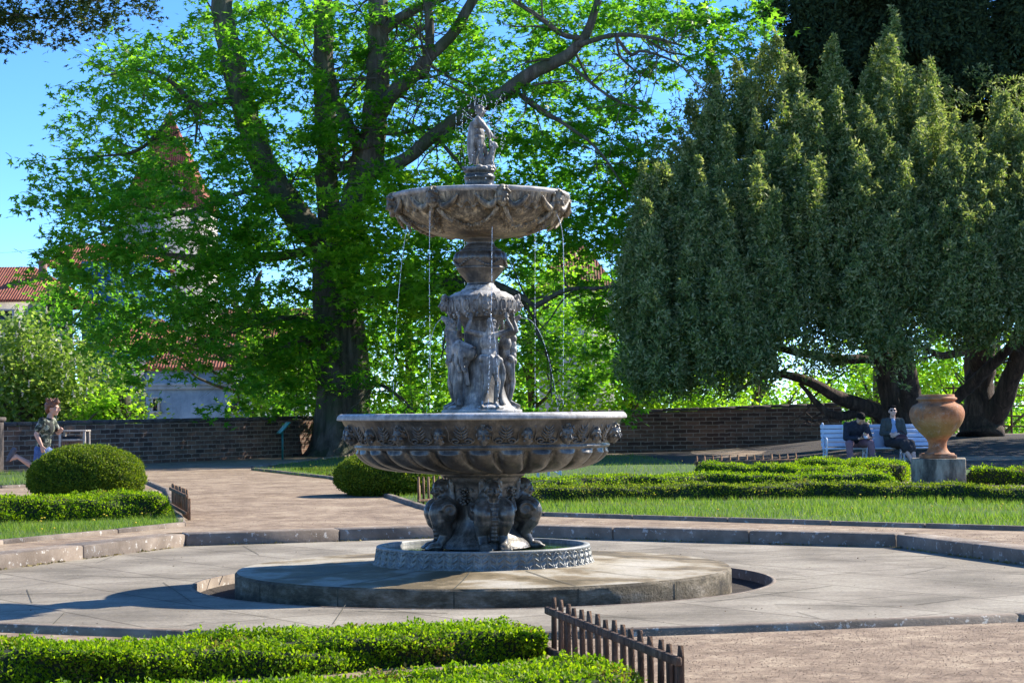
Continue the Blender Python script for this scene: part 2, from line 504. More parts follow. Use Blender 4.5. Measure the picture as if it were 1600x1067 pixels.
def sheet(name, outer, mat, zfun, holes=(), grid=None, parent=None, pts=()):
    """triangulated flat-ish sheet with holes; zfun(x,y) gives the height"""
    vs = []; edges = []
    for lp in [outer] + list(holes):
        b = len(vs); vs += [Vector((p[0], p[1])) for p in lp]
        edges += [(b + i, b + (i + 1) % len(lp)) for i in range(len(lp))]
    vs += [Vector(p) for p in pts]
    V, E, Fc, *_ = delaunay_2d_cdt(vs, edges, [], 0, 1e-5)
    keep = []
    for f in Fc:
        c = sum((V[i] for i in f), Vector((0, 0))) / len(f)
        if inside(c, outer) and not any(inside(c, h) for h in holes): keep.append(f)
    mb = MB(); v3 = np.array([(p.x, p.y, zfun(p.x, p.y)) for p in V])
    F3 = []
    for f in keep:
        a, b, c = (V[i] for i in f[:3])
        F3.append(f if (b - a).cross(c - a) > 0 else f[::-1])
    mb.add(v3, [np.array(F3)])
    return mb.build(name, mat, parent)

FX, FY = P(755, 848, 16.76).x, 16.76
trench_r, plat_r = 2.45, 2.11
circ = lambda r, n=72: [(FX + r * math.cos(2 * math.pi * i / n), FY + r * math.sin(2 * math.pi * i / n)) for i in range(n)]
kerb_out = offset_poly([(p.x, p.y) for p in terr2], .32)

gpts = []
for yy in list(np.arange(6, 30, 1.1)) + list(np.arange(30, 90, 3.0)):
    for xx in np.arange(-30, 30, 1.4 if yy < 30 else 2.5):
        if not inside((xx, yy), [tuple(p) for p in offset_poly([tuple(q) for q in terr2], .5)]): gpts.append((xx + random.uniform(-.2, .2), yy))
def gz_all(x, y):
    z = gz(x, y)
    z -= 3.5 * sstep(66, 84, y + abs(x) * .0)      # the moat beyond the garden wall
    return z
ground = sheet("ground", [(-1500, -60), (1500, -60), (1500, 2600), (-1500, 2600)], M['gravel'], gz_all,
               holes=[[tuple(p) for p in offset_poly([tuple(q) for q in terr2], .30)]], pts=gpts)
tag(ground, kind="structure")

terrace = sheet("terrace", [tuple(p) for p in terr2], M['paving'], lambda x, y: 0.0, holes=[circ(trench_r)])
tag(terrace, kind="structure")
mb = MB()
# joints between the paving slabs, thin sunk-looking strips 4 mm proud of the slabs
def strip(mb, a, b, w, z=.004):
    a = Vector((a[0], a[1], z)); b = Vector((b[0], b[1], z)); t = (b - a).normalized(); s = Vector((-t.y, t.x, 0)) * w / 2
    mb.add([a - s, b - s, b + s, a + s], [np.array((0, 1, 2, 3))])
jl = [((0, 922), (140, 900)), ((140, 900), (420, 906)), ((0, 905), (60, 897)), ((255, 910), (300, 941)), ((0, 929), (130, 926)), ((42, 921), (50, 942)), ((270, 884), (340, 888)),
      ((290, 899), (360, 900)), ((345, 958), (420, 963)), ((540, 945), (520, 975)), ((0, 897), (30, 898)), ((380, 853), (405, 867)), ((100, 958), (80, 978)), ((290, 978), (320, 971)),
      ((1140, 876), (1275, 904)), ((1210, 944), (1400, 948)), ((1205, 905), (1260, 905)), ((1245, 956), (1280, 966)), ((1060, 935), (1105, 941)), ((1105, 941), (1300, 915)), ((1320, 894), (1410, 899)),
      ((1410, 899), (1480, 885)), ((1500, 948), (1590, 958)), ((1430, 945), (1500, 936)), ((1480, 912), (1600, 920)), ((1350, 870), (1500, 868)), ((1100, 863), (1150, 868)), ((960, 862), (1110, 852)),
      ((1280, 870), (1320, 862)), ((560, 955), (700, 958)), ((900, 962), (1010, 966)), ((460, 868), (560, 858)), ((60, 878), (250, 874)), ((180, 868), (150, 880)), ((1450, 880), (1590, 895)), ((1180, 925), (1280, 926))]
for a, b in jl:
    p, q = G(*a, 0), G(*b, 0); st = abs((q - p).normalized().y); strip(mb, p, q, (.006 + .014 * (1 - st)) * random.uniform(.7, 1.2))
tag(mb.build("paving_joints", M['joint']), kind="structure")

mb = MB()
# trench floor and its outer wall, one masonry pit
lathe(mb, [(plat_r - .06, -.09), (plat_r + .1, -.10), (trench_r - .1, -.105), (trench_r - .02, -.08)], 96, c=(FX, FY, 0), cap=False, mi=0)
mb.f[-1] = mb.f[-1]
tag(mb.build("trench", M['soil']), kind="structure")
mb = MB()
lathe(mb, [(trench_r, -.3), (trench_r - .003, .003), (trench_r + .03, .003), (trench_r + .03, -.3)], 120, c=(FX, FY, 0), cap=False)
tag(mb.build("trench_wall", M['kerb']), kind="structure")

# kerb stones: blocks with visible joints round the far side, low riser on the near side
def kerb_run(mb, pts, w, ztop, zbot, seg=1.7, inset=0.0, gap=.008, bev=.012):
    for i in range(len(pts) - 1):
        a, b = Vector(pts[i][:2]), Vector(pts[i + 1][:2]); L = (b - a).length; n = max(1, round(L / seg)); t = (b - a) / L
        nrm = Vector((-t.y, t.x))
        for k in range(n):
            s0, s1 = L * k / n + gap / 2, L * (k + 1) / n - gap / 2
            m = a + t * (s0 + s1) / 2 + nrm * (w / 2 - inset)
            zt = ztop + random.uniform(-.003, .003)
            box(mb, (m.x, m.y, (zt + zbot) / 2), (s1 - s0, w, zt - zbot), math.atan2(t.y, t.x), bev=bev)
mb = MB()
kerb_run(mb, [G(x, y, 0.0) for x, y in TERR_FAR], .34, UP + .006, -.2, inset=0.0)
# lichen-covered kerb round the terrace
tag(mb.build("kerb", M['kerb']), kind="structure")
mb = MB()
kerb_run(mb, [G(x, y, 0.0) for x, y in TERR_NEAR], .10, .004, -.25, inset=.07, seg=2.4)
tag(mb.build("kerb_front", M['kerb']), kind="structure")

# ------------------------------------------------------------------ the fountain
def zf(y): return 1.43 + (645 - y) / 182.0
def hw(p): return p / 182.0
fountain = empty("fountain", (FX, FY, 0), "tall grey two-bowl fountain with sculpted figures on a round stone platform", "fountain")
# platform: lightly coned top, two courses of blocks on the side
mb = MB()
prof = [(plat_r, -.2), (plat_r, .095), (plat_r - .02, .115), (1.5, .128), (.98, .155), (.0, .16)]
def platfn(T, r, z):
    k = np.sin(T * 17) * .004 + np.sin(T * 41 + 1) * .003
    return r + k * (z < .11), z
lathe(mb, prof[:3], 220, platfn, cap=False, mi=1, sub=4)
lathe(mb, prof[2:], 220, None, cap=False, mi=0)
for k in range(14):
    a = 2 * math.pi * (k + .3) / 14
    p = [(math.cos(a) * r, math.sin(a) * r, z) for r, z in ((1.02, .157), (1.5, .1325), (plat_r - .03, .1195))]
    for i in range(2):
        u = Vector(p[i]); v = Vector(p[i + 1]); s = Vector((-math.sin(a), math.cos(a), 0)) * .006
        mb.add([u - s, v - s, v + s, u + s], [np.array((0, 1, 2, 3))], 2)
    u = Vector((math.cos(a), math.sin(a), 0)) * (plat_r + .006); s = Vector((-math.sin(a), math.cos(a), 0)) * .006
    mb.add([u - s + Vector((0, 0, -.06)), u + s + Vector((0, 0, -.06)), u + s + Vector((0, 0, .1)), u - s + Vector((0, 0, .1))], [np.array((0, 1, 2, 3))], 2)
mb.build("platform", [M['platform'], M['platside'], M['joint']], fountain, smooth=False)
# basin ring with acanthus leaves
rR = hw(166)
NA = 46
def leafrelief(u, v):
    """u across one leaf -1..1, v height 0..1 -> relief height"""
    au = np.abs(u)
    mid = np.exp(-(au / .10) ** 2) * .7
    lobes = np.maximum(0, np.sin((v * 3.1 - au * .9) * 2 * np.pi)) ** 1.0 * np.clip((au - .12) / .15, 0, 1) * np.clip((.86 - au) / .1, 0, 1)
    edge = np.exp(-((au - .93) / .07) ** 2) * 1.0
    base = np.clip(1 - v * 4, 0, 1) * (1 - au ** 2) * 1.6
    return mid + lobes * 1.0 + edge * (v < .85) + base
def ringfn(T, r, z):
    v = (z - .15) / (.295 - .15)
    u = ((T * NA / (2 * np.pi)) % 1.0) * 2 - 1
    outer = (r > rR - .03) & (v > .02) & (v < .93)
    return r + np.where(outer, leafrelief(u, np.clip(v, 0, 1)) * .016 - .012 * v, 0), z
mb = MB()
pr = [(rR + .012, .145)] + [(rR + .010 - .010 * t, .15 + .135 * t) for t in np.linspace(0, 1, 30)] + [(rR + .002, .29), (rR + .002, .302), (rR - .006, .307), (rR - .05, .307), (rR - .055, .30), (rR - .055, .2)]
lathe(mb, pr, 1380, ringfn, cap=False)
mb.build("basin_wall", M['ring'], fountain, smooth=False)
mb = MB(); lathe(mb, [(rR - .05, .272), (.0005, .272)], 64, cap=False)
mb.build("pool_water", M['pool'], fountain)

# pedestal drum
mb = MB()
lathe(mb, smooth_prof([(hw(74), zf(853)), (hw(70), zf(846)), (hw(56), zf(832)), (hw(47), zf(815)), (hw(46), zf(795)), (hw(50), zf(775)), (hw(52), zf(757)), (hw(56), zf(750)), (hw(58), zf(744))], 4), 64, cap=False)
lathe(mb, [(hw(58), zf(744)), (hw(64), zf(744)), (hw(66), zf(741)), (hw(68), zf(737)), (hw(66), zf(735)), (hw(40), zf(735))], 64, cap=False)
pedestal = mb.build("pedestal", M['bronze'], fountain, smooth=True)
# rosettes on the drum
for q in range(4):
    mb = MB()
    a0 = R(-76 + 45 + 90 * q)
    for zz in (766, 780):
        for k in range(7):
            b = 2 * math.pi * k / 7; rr = .028 if k else 0
            c = Vector((math.cos(a0), math.sin(a0), 0)) * hw(55) + Vector((-math.sin(a0), math.cos(a0), 0)) * rr * math.cos(b) + Vector((0, 0, zf(zz) + rr * math.sin(b)))
            ellipsoid(mb, c, .016, nu=8, nv=6)
        for s in (-1, 1):
            pts = []
            for t in np.linspace(0, 1, 14):
                an = t * 4.2; rad = .035 * (1 - t * .75)
                pts.append(Vector((math.cos(a0), math.sin(a0), 0)) * hw(53) + Vector((-math.sin(a0), math.cos(a0), 0)) * s * (.045 + rad * math.cos(an)) + Vector((0, 0, zf(zz) + rad * math.sin(an))))
            tube(mb, pts, .006, 6)
    mb.build("rosette", M['bronze'], pedestal, smooth=True)

def face(mb, c, fwd, up, s=1.0, beard=False, curly=False):
    """head with brow, eyes, nose, mouth, ears in mb. c centre, s = head height in metres"""
    f = Vector(fwd).normalized(); u = (Vector(up) - f * Vector(up).dot(f)).normalized(); r = f.cross(u)
    c = Vector(c); Mx = Matrix((r, f, u)).transposed()
    def q(x, y, z): return c + (r * x + f * y + u * z) * s
    ellipsoid(mb, q(0, -.06, .12), (.36 * s, .43 * s, .40 * s), Mx)
    ellipsoid(mb, q(0, .06, -.14), (.29 * s, .33 * s, .36 * s), Mx)
    ellipsoid(mb, q(0, .22, -.40), (.13 * s, .12 * s, .10 * s), Mx)
    cap_(mb, q(-.2, .30, .12), q(.2, .30, .12), .065 * s)
    cap_(mb, q(0, .35, .08), q(0, .47, -.12), .045 * s, .075 * s)
    for k in (-1, 1):
        ellipsoid(mb, q(k * .2, .24, -.12), (.12 * s, .12 * s, .12 * s))
        ellipsoid(mb, q(k * .14, .325, .01), (.05 * s, .035 * s, .035 * s), Mx)
        ellipsoid(mb, q(k * .37, -.02, -.02), (.04 * s, .08 * s, .12 * s), Mx)
    ellipsoid(mb, q(0, .36, -.22), (.11 * s, .05 * s, .025 * s), Mx)
    ellipsoid(mb, q(0, .345, -.275), (.09 * s, .05 * s, .03 * s), Mx)
    if beard:
        for k in range(9):
            x = (k - 4) * .07
            cap_(mb, q(x, .26 - abs(x) * .4, -.38), q(x * 1.1, .24 - abs(x) * .4, -.62 + abs(x) * .5), .06 * s, .035 * s)
    if curly:
        rr = random.Random(3)
        for k in range(34):
            a = rr.uniform(0, 2 * math.pi); b = rr.uniform(.1, 1.35)
            ellipsoid(mb, q(.40 * math.cos(a) * math.sin(b), -.05 + .42 * math.sin(a) * math.sin(b), .16 + .40 * math.cos(b)), .085 * s, nu=8, nv=6)

# four seated harpies with lion legs round the pedestal
def sphinx():
    mb = MB()   # faces +X, standing at the pedestal axis; heights relative to terrace
    z = zf
    px = lambda v: v / 182.0
    zz0 = .285
    for s in (-1, 1):
        # shoulder / breast bulge, upper leg, shin, paw
        ellipsoid(mb, (px(66), s * px(17), z(797)), (px(25), px(15), px(23)), Euler((0, .35, s * .25)).to_matrix())
        ellipsoid(mb, (px(79), s * px(15), z(800)), (px(11), px(10), px(12)))
        cap_(mb, (px(72), s * px(17), z(810)), (px(60), s * px(15), z(830)), px(15), px(10))
        cap_(mb, (px(60), s * px(15), z(830)), (px(70), s * px(15), z(846)), px(10), px(8))
        ellipsoid(mb, (px(78), s * px(15), z(851)), (px(14), px(10), px(8)))
        for k in range(4):
            y = s * px(15) + px((k - 1.5) * 4.6)
            cap_(mb, (px(84), y, z(850)), (px(92), y, z(853)), px(3.6), px(2.8), n=8)
        # wing scroll on the flank
        pts = [(px(60 + math.cos(t) * 13 * (1 - t / 9)), s * px(33), z(795) + px(math.sin(t) * 13 * (1 - t / 9))) for t in np.linspace(0, 8, 26)]
        tube(mb, pts, [px(3.6)] * 26, 8)
        ellipsoid(mb, (px(60), s * px(31), z(795)), (px(14), px(5), px(14)))
    for k in range(9):   # spine of mane beneath the chin
        ellipsoid(mb, (px(76 - abs(k - 3) * .8), 0, z(790 + k * 6)), (px(7), px(6 + .5 * (k % 2)), px(5)))
    cap_(mb, (px(50), 0, z(775)), (px(56), 0, z(830)), px(20), px(16))
    cap_(mb, (px(54), 0, z(778)), (px(62), 0, z(795)), px(14), px(18))
    face(mb, (px(67), 0, z(763)), (1, 0, -.05), (0, 0, 1), px(33), beard=True)
    cap_(mb, (px(52), 0, z(772)), (px(60), 0, z(768)), px(10), px(9))
    for s in (-1, 1):
        cap_(mb, (px(52), s * px(9), z(750)), (px(58), s * px(16), z(745)), px(4.5), px(1.5))
        cap_(mb, (px(52), s * px(13), z(752)), (px(50), s * px(15), z(778)), px(6), px(4))
    for k in range(5):
        ellipsoid(mb, (px(50), px((k - 2) * 6), z(750)), (px(6), px(4.5), px(5)))
    return fuse(mb, .0085, 2, "lion_figure")
sph = sphinx()
sph.materials.append(M['bronze'])
for q in range(4):
    o = bpy.data.objects.new("lion_figure", sph); COL.objects.link(o); o.parent = fountain
    o.rotation_euler = (0, 0, R(-76 + 90 * q))

# lower bowl: swirling gadroons below, frieze above
def lbz(y): return zf(y)
gad = smooth_prof([(hw(60), zf(737.5)), (hw(98), zf(734.5)), (hw(131), zf(731)), (hw(155), zf(727)), (hw(174), zf(720)), (hw(186), zf(711)), (hw(193), zf(702)), (hw(195), zf(698))], 9)
def gadfn(T, r, z):
    s = np.clip((r - hw(60)) / (hw(195) - hw(60)), 0, 1)
    ph = (T * 26 / (2 * np.pi) - 1.5 * (1 - s) ** 1.3) % 1.0
    w = np.abs(ph - .5) * 2
    dome = np.sqrt(np.clip(1 - (w / .86) ** 2, 0, 1))
    env = np.clip((zf(700) - z) / .02, 0, 1) * np.clip(s / .15, 0, 1)
    amp = hw(12) * (.35 + .65 * s)
    return r + dome * env * amp * .8 - amp * .35 * env, z - dome * env * amp * .55 * (1 - s * .5)
mb = MB()
lathe(mb, gad, 780, gadfn, cap=False)
fr = [(hw(197), zf(699)), (hw(199), zf(697)), (hw(199), zf(695)), (hw(197), zf(693))] + [tuple(p) for p in smooth_prof([(hw(197.5), zf(692)), (hw(204), zf(681)), (hw(211), zf(670)), (hw(214), zf(663))], 4)] + [(hw(216), zf(660)), (hw(217), zf(657.5)), (hw(218), zf(656))]
lathe(mb, fr, 220, cap=False)
lbowl = mb.build("lower_bowl", M['bronze'], fountain, smooth=True)
mb = MB()
lathe(mb, smooth_prof([(hw(217), zf(656)), (hw(224), zf(655)), (hw(226), zf(653.5)), (hw(225), zf(649)), (hw(221), zf(645.5)), (hw(216), zf(645)), (hw(205), zf(645.5)), (hw(200), zf(650)), (hw(190), zf(664))], 4), 200, cap=False)
lathe(mb, [(hw(190), zf(664)), (hw(120), zf(690)), (hw(40), zf(695))], 80, cap=False)
mb.build("bowl_rim", M['rim'], lbowl, smooth=True)
mb = MB(); lathe(mb, [(hw(200), zf(650.5)), (hw(20), zf(650.5))], 80, cap=False)
mb.build("bowl_water", M['pool'], lbowl)
# frieze of faces and palmettes
def on_frieze(a, v, u=0.0, out=0.0):
    """a angle, v 0 bottom..1 top, u tangential metres, out metres proud"""
    r = hw(199 + 14 * v) + out; aa = a + u / r
    return Vector((math.cos(aa) * r, math.sin(aa) * r, zf(692) + (zf(663) - zf(692)) * v))
mb = MB()
face(mb, (0, 0, 0), (1, 0, -.28), (0, 0, 1), hw(29), curly=True)
mk1 = fuse(mb, .0045, 1, "mask")
mb = MB()
face(mb, (0, 0, 0), (1, 0, -.28), (0, 0, 1), hw(23), beard=True)
for s in (-1, 1): cap_(mb, (-.01, s * .03, .05), (.0, s * .06, .075), .014, .006)
mk2 = fuse(mb, .0045, 1, "mask")
for mk in (mk1, mk2): mk.materials.append(M['bronze'])
NM = 20
for k in range(NM):
    a = R(-88.5) + 2 * math.pi * k / NM
    o = bpy.data.objects.new("mask", mk1 if k % 2 == 0 else mk2); COL.objects.link(o); o.parent = lbowl
    p = on_frieze(a, .5, 0, .010); o.location = p; o.rotation_euler = (0, 0, a)
pm = None
for k in range(NM):
    a = R(-88.5) + 2 * math.pi * (k + .5) / NM
    if pm is not None:
        o = bpy.data.objects.new('palmette', pm); COL.objects.link(o); o.parent = lbowl; o.rotation_euler = (0, 0, a); continue
    a_keep, a = a, 0.0; mb = MB()
    tube(mb, [on_frieze(a, v, 0, .004) for v in (.2, .5, .95)], [.009, .009, .004], 6)
    for s in (-1, 1):
        for j, v0 in enumerate((.30, .44, .58, .72)):
            L = (.055, .062, .055, .04)[j]
            tube(mb, [on_frieze(a, v0, 0, .004), on_frieze(a, v0 + .10, s * L * .5, .007), on_frieze(a, v0 + .26, s * L, .004)], [.009, .012, .004], 6, smooth=3)
        pts = [on_frieze(a, .20 + .13 * math.sin(t) * (1 - t / 8), s * (.048 + .036 * math.cos(t) * (1 - t / 8)), .004) for t in np.linspace(-1.0, 6, 18)]
        tube(mb, pts, .009, 6)
        tube(mb, [on_frieze(a, .04, 0, .003), on_frieze(a, .07, s * .06, .004), on_frieze(a, .25, s * .105, .004), on_frieze(a, .6, s * .105, .004), on_frieze(a, .95, s * .125, .003)], .008, 6, smooth=4)
    o = mb.build('palmette', M['bronze'], lbowl, smooth=True); pm = o.data; o.rotation_euler = (0, 0, a_keep)

# plinth, column core, collar drum, urn
mb = MB()
lathe(mb, [(hw(10), zf(652)), (hw(63), zf(652)), (hw(63), zf(641.5)), (hw(62), zf(640)), (hw(30), zf(640))], 72, cap=False)
mb.build("plinth", M['rim'], fountain, smooth=False)
mb = MB()
lathe(mb, smooth_prof([(hw(52), zf(640)), (hw(44), zf(634)), (hw(35), zf(615)), (hw(30), zf(585)), (hw(26), zf(550)), (hw(25), zf(520)), (hw(30), zf(503)), (hw(38), zf(498))], 4), 64, lambda T, r, z: (r * (1 + .07 * np.cos(T * 4 + .5)), z), cap=False)
mb.build("column", M['stonefig'], fountain, smooth=True)
mb = MB()
lathe(mb, smooth_prof([(hw(34), zf(499)), (hw(44), zf(495)), (hw(50), zf(489)), (hw(53), zf(478)), (hw(53), zf(468)), (hw(50), zf(463)), (hw(43), zf(459))], 5), 96, lambda T, r, z: (r + .006 * np.cos(T * 24) * (z < zf(466)) * (z > zf(494)), z), cap=False)
lathe(mb, [(hw(43), zf(459)), (hw(40), zf(457)), (hw(31), zf(455)), (hw(29), zf(452)), (hw(25), zf(450)), (hw(23), zf(446))], 72, cap=False)
for k in range(22):
    a = 2 * math.pi * k / 22
    e = Vector((math.cos(a), math.sin(a), 0)); t = Vector((-math.sin(a), math.cos(a), 0))
    for s in (-1, 1):
        pts = [e * hw(54) + t * s * (.006 + .020 * math.sin(q)) + Vector((0, 0, zf(479) - .05 * math.cos(q))) for q in np.linspace(.2, 3.4, 9)]
        tube(mb, pts, .0055, 5)
    for j in range(3):
        ellipsoid(mb, e * hw(53 - j * 2.2) + t * random.uniform(-.015, .015) + Vector((0, 0, zf(488 + 3.2 * j + 2 * math.sin(2 * a)))), (.014, .014, .012), nu=8, nv=6)
for q in range(4):
    a = R(-80 + 90 * q); e = Vector((math.cos(a), math.sin(a), 0)); t = Vector((-math.sin(a), math.cos(a), 0))
    face(mb, e * hw(56) + Vector((0, 0, zf(476))), e, (0, 0, 1), hw(22), curly=True)
    for s in (-1, 1): tube(mb, [e * hw(55) + t * s * .03 + Vector((0, 0, zf(470))), e * hw(58) + t * s * .06 + Vector((0, 0, zf(462))), e * hw(60) + t * s * .085 + Vector((0, 0, zf(472)))], [.014, .012, .004], 8, smooth=4)
collar = mb.build("collar_drum", M['stonefig'], fountain, smooth=True)
mb = MB()
lathe(mb, smooth_prof([(hw(23), zf(447)), (hw(21), zf(442)), (hw(25), zf(436)), (hw(33), zf(427)), (hw(36), zf(421))], 5), 72, cap=False)
lathe(mb, [(hw(36), zf(421)), (hw(38.5), zf(420)), (hw(38.5), zf(418)), (hw(37), zf(417))], 72, cap=False)
lathe(mb, smooth_prof([(hw(37), zf(417)), (hw(40), zf(410)), (hw(40.5), zf(402)), (hw(37), zf(395)), (hw(31), zf(392))], 4), 144, lambda T, r, z: (r + .011 * np.abs(np.cos(T * 9)) * np.clip((z - zf(409)) / .02, 0, 1), z), cap=False)
lathe(mb, [(hw(33), zf(392)), (hw(33), zf(390)), (hw(29), zf(389)), (hw(24), zf(385)), (hw(21.5), zf(381)), (hw(22), zf(377)), (hw(25), zf(375)), (hw(26.5), zf(373)), (hw(26.5), zf(370)), (hw(30), zf(368))], 72, cap=False)
for k in range(60):
    a = 2 * math.pi * k / 60
    zz = zf(411 + 5 * math.cos(a * 5)); ellipsoid(mb, (math.cos(a) * hw(41), math.sin(a) * hw(41), zz), (.013, .013, .011), nu=8, nv=6)
mb.build("urn", M['bronze'], fountain, smooth=True)
# ------------------------------------------------------------------ figures
def hand(mb, w, d, nrm, s=1.0, curl=.5, side=1, n=8):
    """palm and five fingers from wrist w along d, palm facing nrm; thumb on the given side"""
    w = Vector(w); d = Vector(d).normalized(); nrm = (Vector(nrm) - d * Vector(nrm).dot(d)).normalized(); t = d.cross(nrm) * side
    Mx = Matrix((t, d, nrm)).transposed()
    ellipsoid(mb, w + d * .045 * s, (.042 * s, .055 * s, .018 * s), Mx, nu=10, nv=8)
    for k, (off, L) in enumerate(((-.030, .062), (-.010, .078), (.011, .084), (.031, .074))):
        L *= s; base = w + t * off * s * -1 + d * .085 * s; r = .0098 * s
        p = base; a = 0
        for j, fl in enumerate((.42, .33, .25)):
            a += curl * (.9 if j else .5)
            q = p + (d * math.cos(a) + nrm * math.sin(a)) * L * fl
            cap_(mb, p, q, r * (1 - .1 * j), r * (.9 - .1 * j), n); p = q
    b = w + t * .030 * s + d * .02 * s
    m = b + (t * .75 + d * .7 + nrm * .3).normalized() * .034 * s
    e = m + (t * .2 + d * .9 + nrm * .45 * (1 + curl)).normalized() * .03 * s
    cap_(mb, b, m, .013 * s, .0115 * s, n); cap_(mb, m, e, .011 * s, .009 * s, n)

def human(mb, J, k=1.0, w=1.0, hands=True, beard=False, curly=False, head=True, feet=True, headsz=.235):
    V = lambda a: Vector(a)
    f = V(J['front']).normalized()
    pel, ch, nb = V(J['pel']), V(J['chest']), V(J['neck'])
    up = (ch - pel).normalized(); rt = f.cross(up).normalized(); f2 = up.cross(rt)
    Mx = Matrix((rt, f2, up)).transposed()
    ellipsoid(mb, pel, (.165 * k * w, .12 * k * w, .12 * k), Mx)
    cap_(mb, pel, pel.lerp(ch, .5), .125 * k * w, .115 * k * w)
    ellipsoid(mb, pel.lerp(ch, .5), (.145 * k * w, .105 * k * w, .16 * k), Mx)
    ellipsoid(mb, ch, (.175 * k * w, .12 * k * w, .17 * k), Mx)
    hd = V(J['head'])
    cap_(mb, ch.lerp(nb, .6), nb.lerp(hd, .45), .07 * k, .056 * k)
    if head: face(mb, hd, J['hf'], J.get('hu', (0, 0, 1)), headsz * k, beard, curly)
    for i in (0, 1):
        sh, el, wr = V(J['sh'][i]), V(J['el'][i]), V(J['wr'][i])
        cap_(mb, nb.lerp(ch, .35), sh, .06 * k, .06 * k * w)
        cap_(mb, sh, el, .055 * k * w, .041 * k * w); cap_(mb, el, el.lerp(wr, .35), .041 * k * w, .044 * k); cap_(mb, el.lerp(wr, .35), wr, .044 * k * w, .028 * k)
        if hands:
            hdv = J.get('hd', [wr - el, wr - el])[i]; hn = J.get('hn', [f, f])[i]
            hand(mb, wr, hdv, hn, k, J.get('curl', .45), 1 if i == 0 else -1)
        hp, kn, an, toe = V(J['hip'][i]), V(J['kn'][i]), V(J['an'][i]), V(J['toe'][i])
        cap_(mb, hp, kn, .092 * k * w, .056 * k); cap_(mb, kn, kn.lerp(an, .35), .056 * k, .058 * k * w); cap_(mb, kn.lerp(an, .35), an, .058 * k, .036 * k)
        if feet:
            cap_(mb, an, an + (toe - an) * .2 + Vector((0, 0, -.02 * k)), .04 * k, .04 * k); cap_(mb, an, toe, .04 * k, .028 * k)

# figures round the column: atlantes with raised arms (facing +X, then turned)
def atlas(var):
    mb = MB(); z = zf; p = lambda v: v / 182.0
    # local: x outwards, y tangential (to the right seen from outside is -y... mirrored per copy)
    k = .44
    J = dict(front=(1, 0, 0), pel=(p(38), p(1), z(567)), chest=(p(39), p(-2), z(537)), neck=(p(41), p(-2), z(522)), head=(p(47), p(2), z(510)), hf=(1, .2, -.35),
             sh=[(p(40), p(-16), z(524)), (p(40), p(14), z(524))], el=[(p(46), p(-38), z(519)), (p(46), p(36), z(517))],
             wr=[(p(44), p(-30), z(502)), (p(44), p(28), z(500))],
             hd=[Vector((0, .1, 1)), Vector((0, -.1, 1))], hn=[Vector((-1, 0, .3))] * 2, curl=.25,
             hip=[(p(39), p(-8), z(571)), (p(39), p(9), z(571))], kn=[(p(50), p(-5), z(595)), (p(46), p(12), z(598))],
             an=[(p(42), p(-12), z(628)), (p(44), p(8), z(630))], toe=[(p(56), p(-17), z(635)), (p(60), p(8), z(636))])
    human(mb, J, k, 1.05, curly=True, beard=var)
    for j in range(5):   # loincloth folds
        y = p(-9 + j * 5)
        cap_(mb, (p(48), y, z(560 + (j % 2) * 3)), (p(52 - abs(j - 2)), y + p(3 * math.sin(j)), z(592 + 8 * math.cos(j * 1.7))), p(4.2), p(2.0))
    cap_(mb, (p(44), p(-13), z(561)), (p(46), p(15), z(565)), p(6), p(6))
    tube(mb, [(p(46), p(15), z(563)), (p(42), p(22), z(585)), (p(40), p(17), z(615)), (p(42), p(21), z(634))], [p(4), p(5), p(4), p(6)], 8, smooth=4)
    ellipsoid(mb, (p(42), 0, z(638)), (p(20), p(22), p(6)))
    return fuse(mb, .0055, 1, "column_figure")
for var in (False, True):
    me = atlas(var); me.materials.append(M['stonefig'])
    for q in ((0, 2) if not var else (1, 3)):
        o = bpy.data.objects.new("column_figure", me); COL.objects.link(o); o.parent = fountain; o.rotation_euler = (0, 0, R(-72 + 90 * q))
def goat():
    mb = MB(); z = zf; p = lambda v: v / 182.0
    A = lambda az, r, y: (p(r) * math.cos(R(az)), p(r) * math.sin(R(az)), z(y))
    cap_(mb, A(-140, 44, 545), A(-118, 40, 552), p(13), p(13)); cap_(mb, A(-146, 44, 540), A(-166, 48, 515), p(10), p(6))
    cap_(mb, A(-166, 48, 514), A(-176, 52, 502), p(6), p(5.5)); cap_(mb, A(-176, 52, 501), A(-180, 60, 496), p(6), p(3.2))
    for s in (-5, 5): cap_(mb, A(-174 + s, 49, 500), A(-168 + s, 43, 491), p(2.4), p(1))
    for az, r in ((-138, 50), (-126, 52)):
        cap_(mb, A(az, r, 552), A(az + 2, r + 3, 568), p(5), p(3.2)); cap_(mb, A(az + 2, r + 3, 568), A(az + 8, r + 1, 580), p(3.2), p(3.4))
    cap_(mb, A(-152, 50, 548), A(-150, 56, 564), p(4.5), p(3))
    cap_(mb, A(-120, 40, 552), A(-128, 42, 575), p(9), p(5)); cap_(mb, A(-128, 42, 575), A(-124, 38, 600), p(5), p(4))
    for k in range(6): cap_(mb, A(-168, 50 + k % 2, 520 + k * 9), A(-164 + k, 46, 528 + k * 9), p(6.5), p(4))
    return fuse(mb, .006, 1, "goat")
gm_ = goat(); gm_.materials.append(M['stonefig'])
for q in (0, 1):
    o = bpy.data.objects.new("goat_spout", gm_); COL.objects.link(o); o.parent = fountain; o.rotation_euler = (0, 0, R(180 * q))

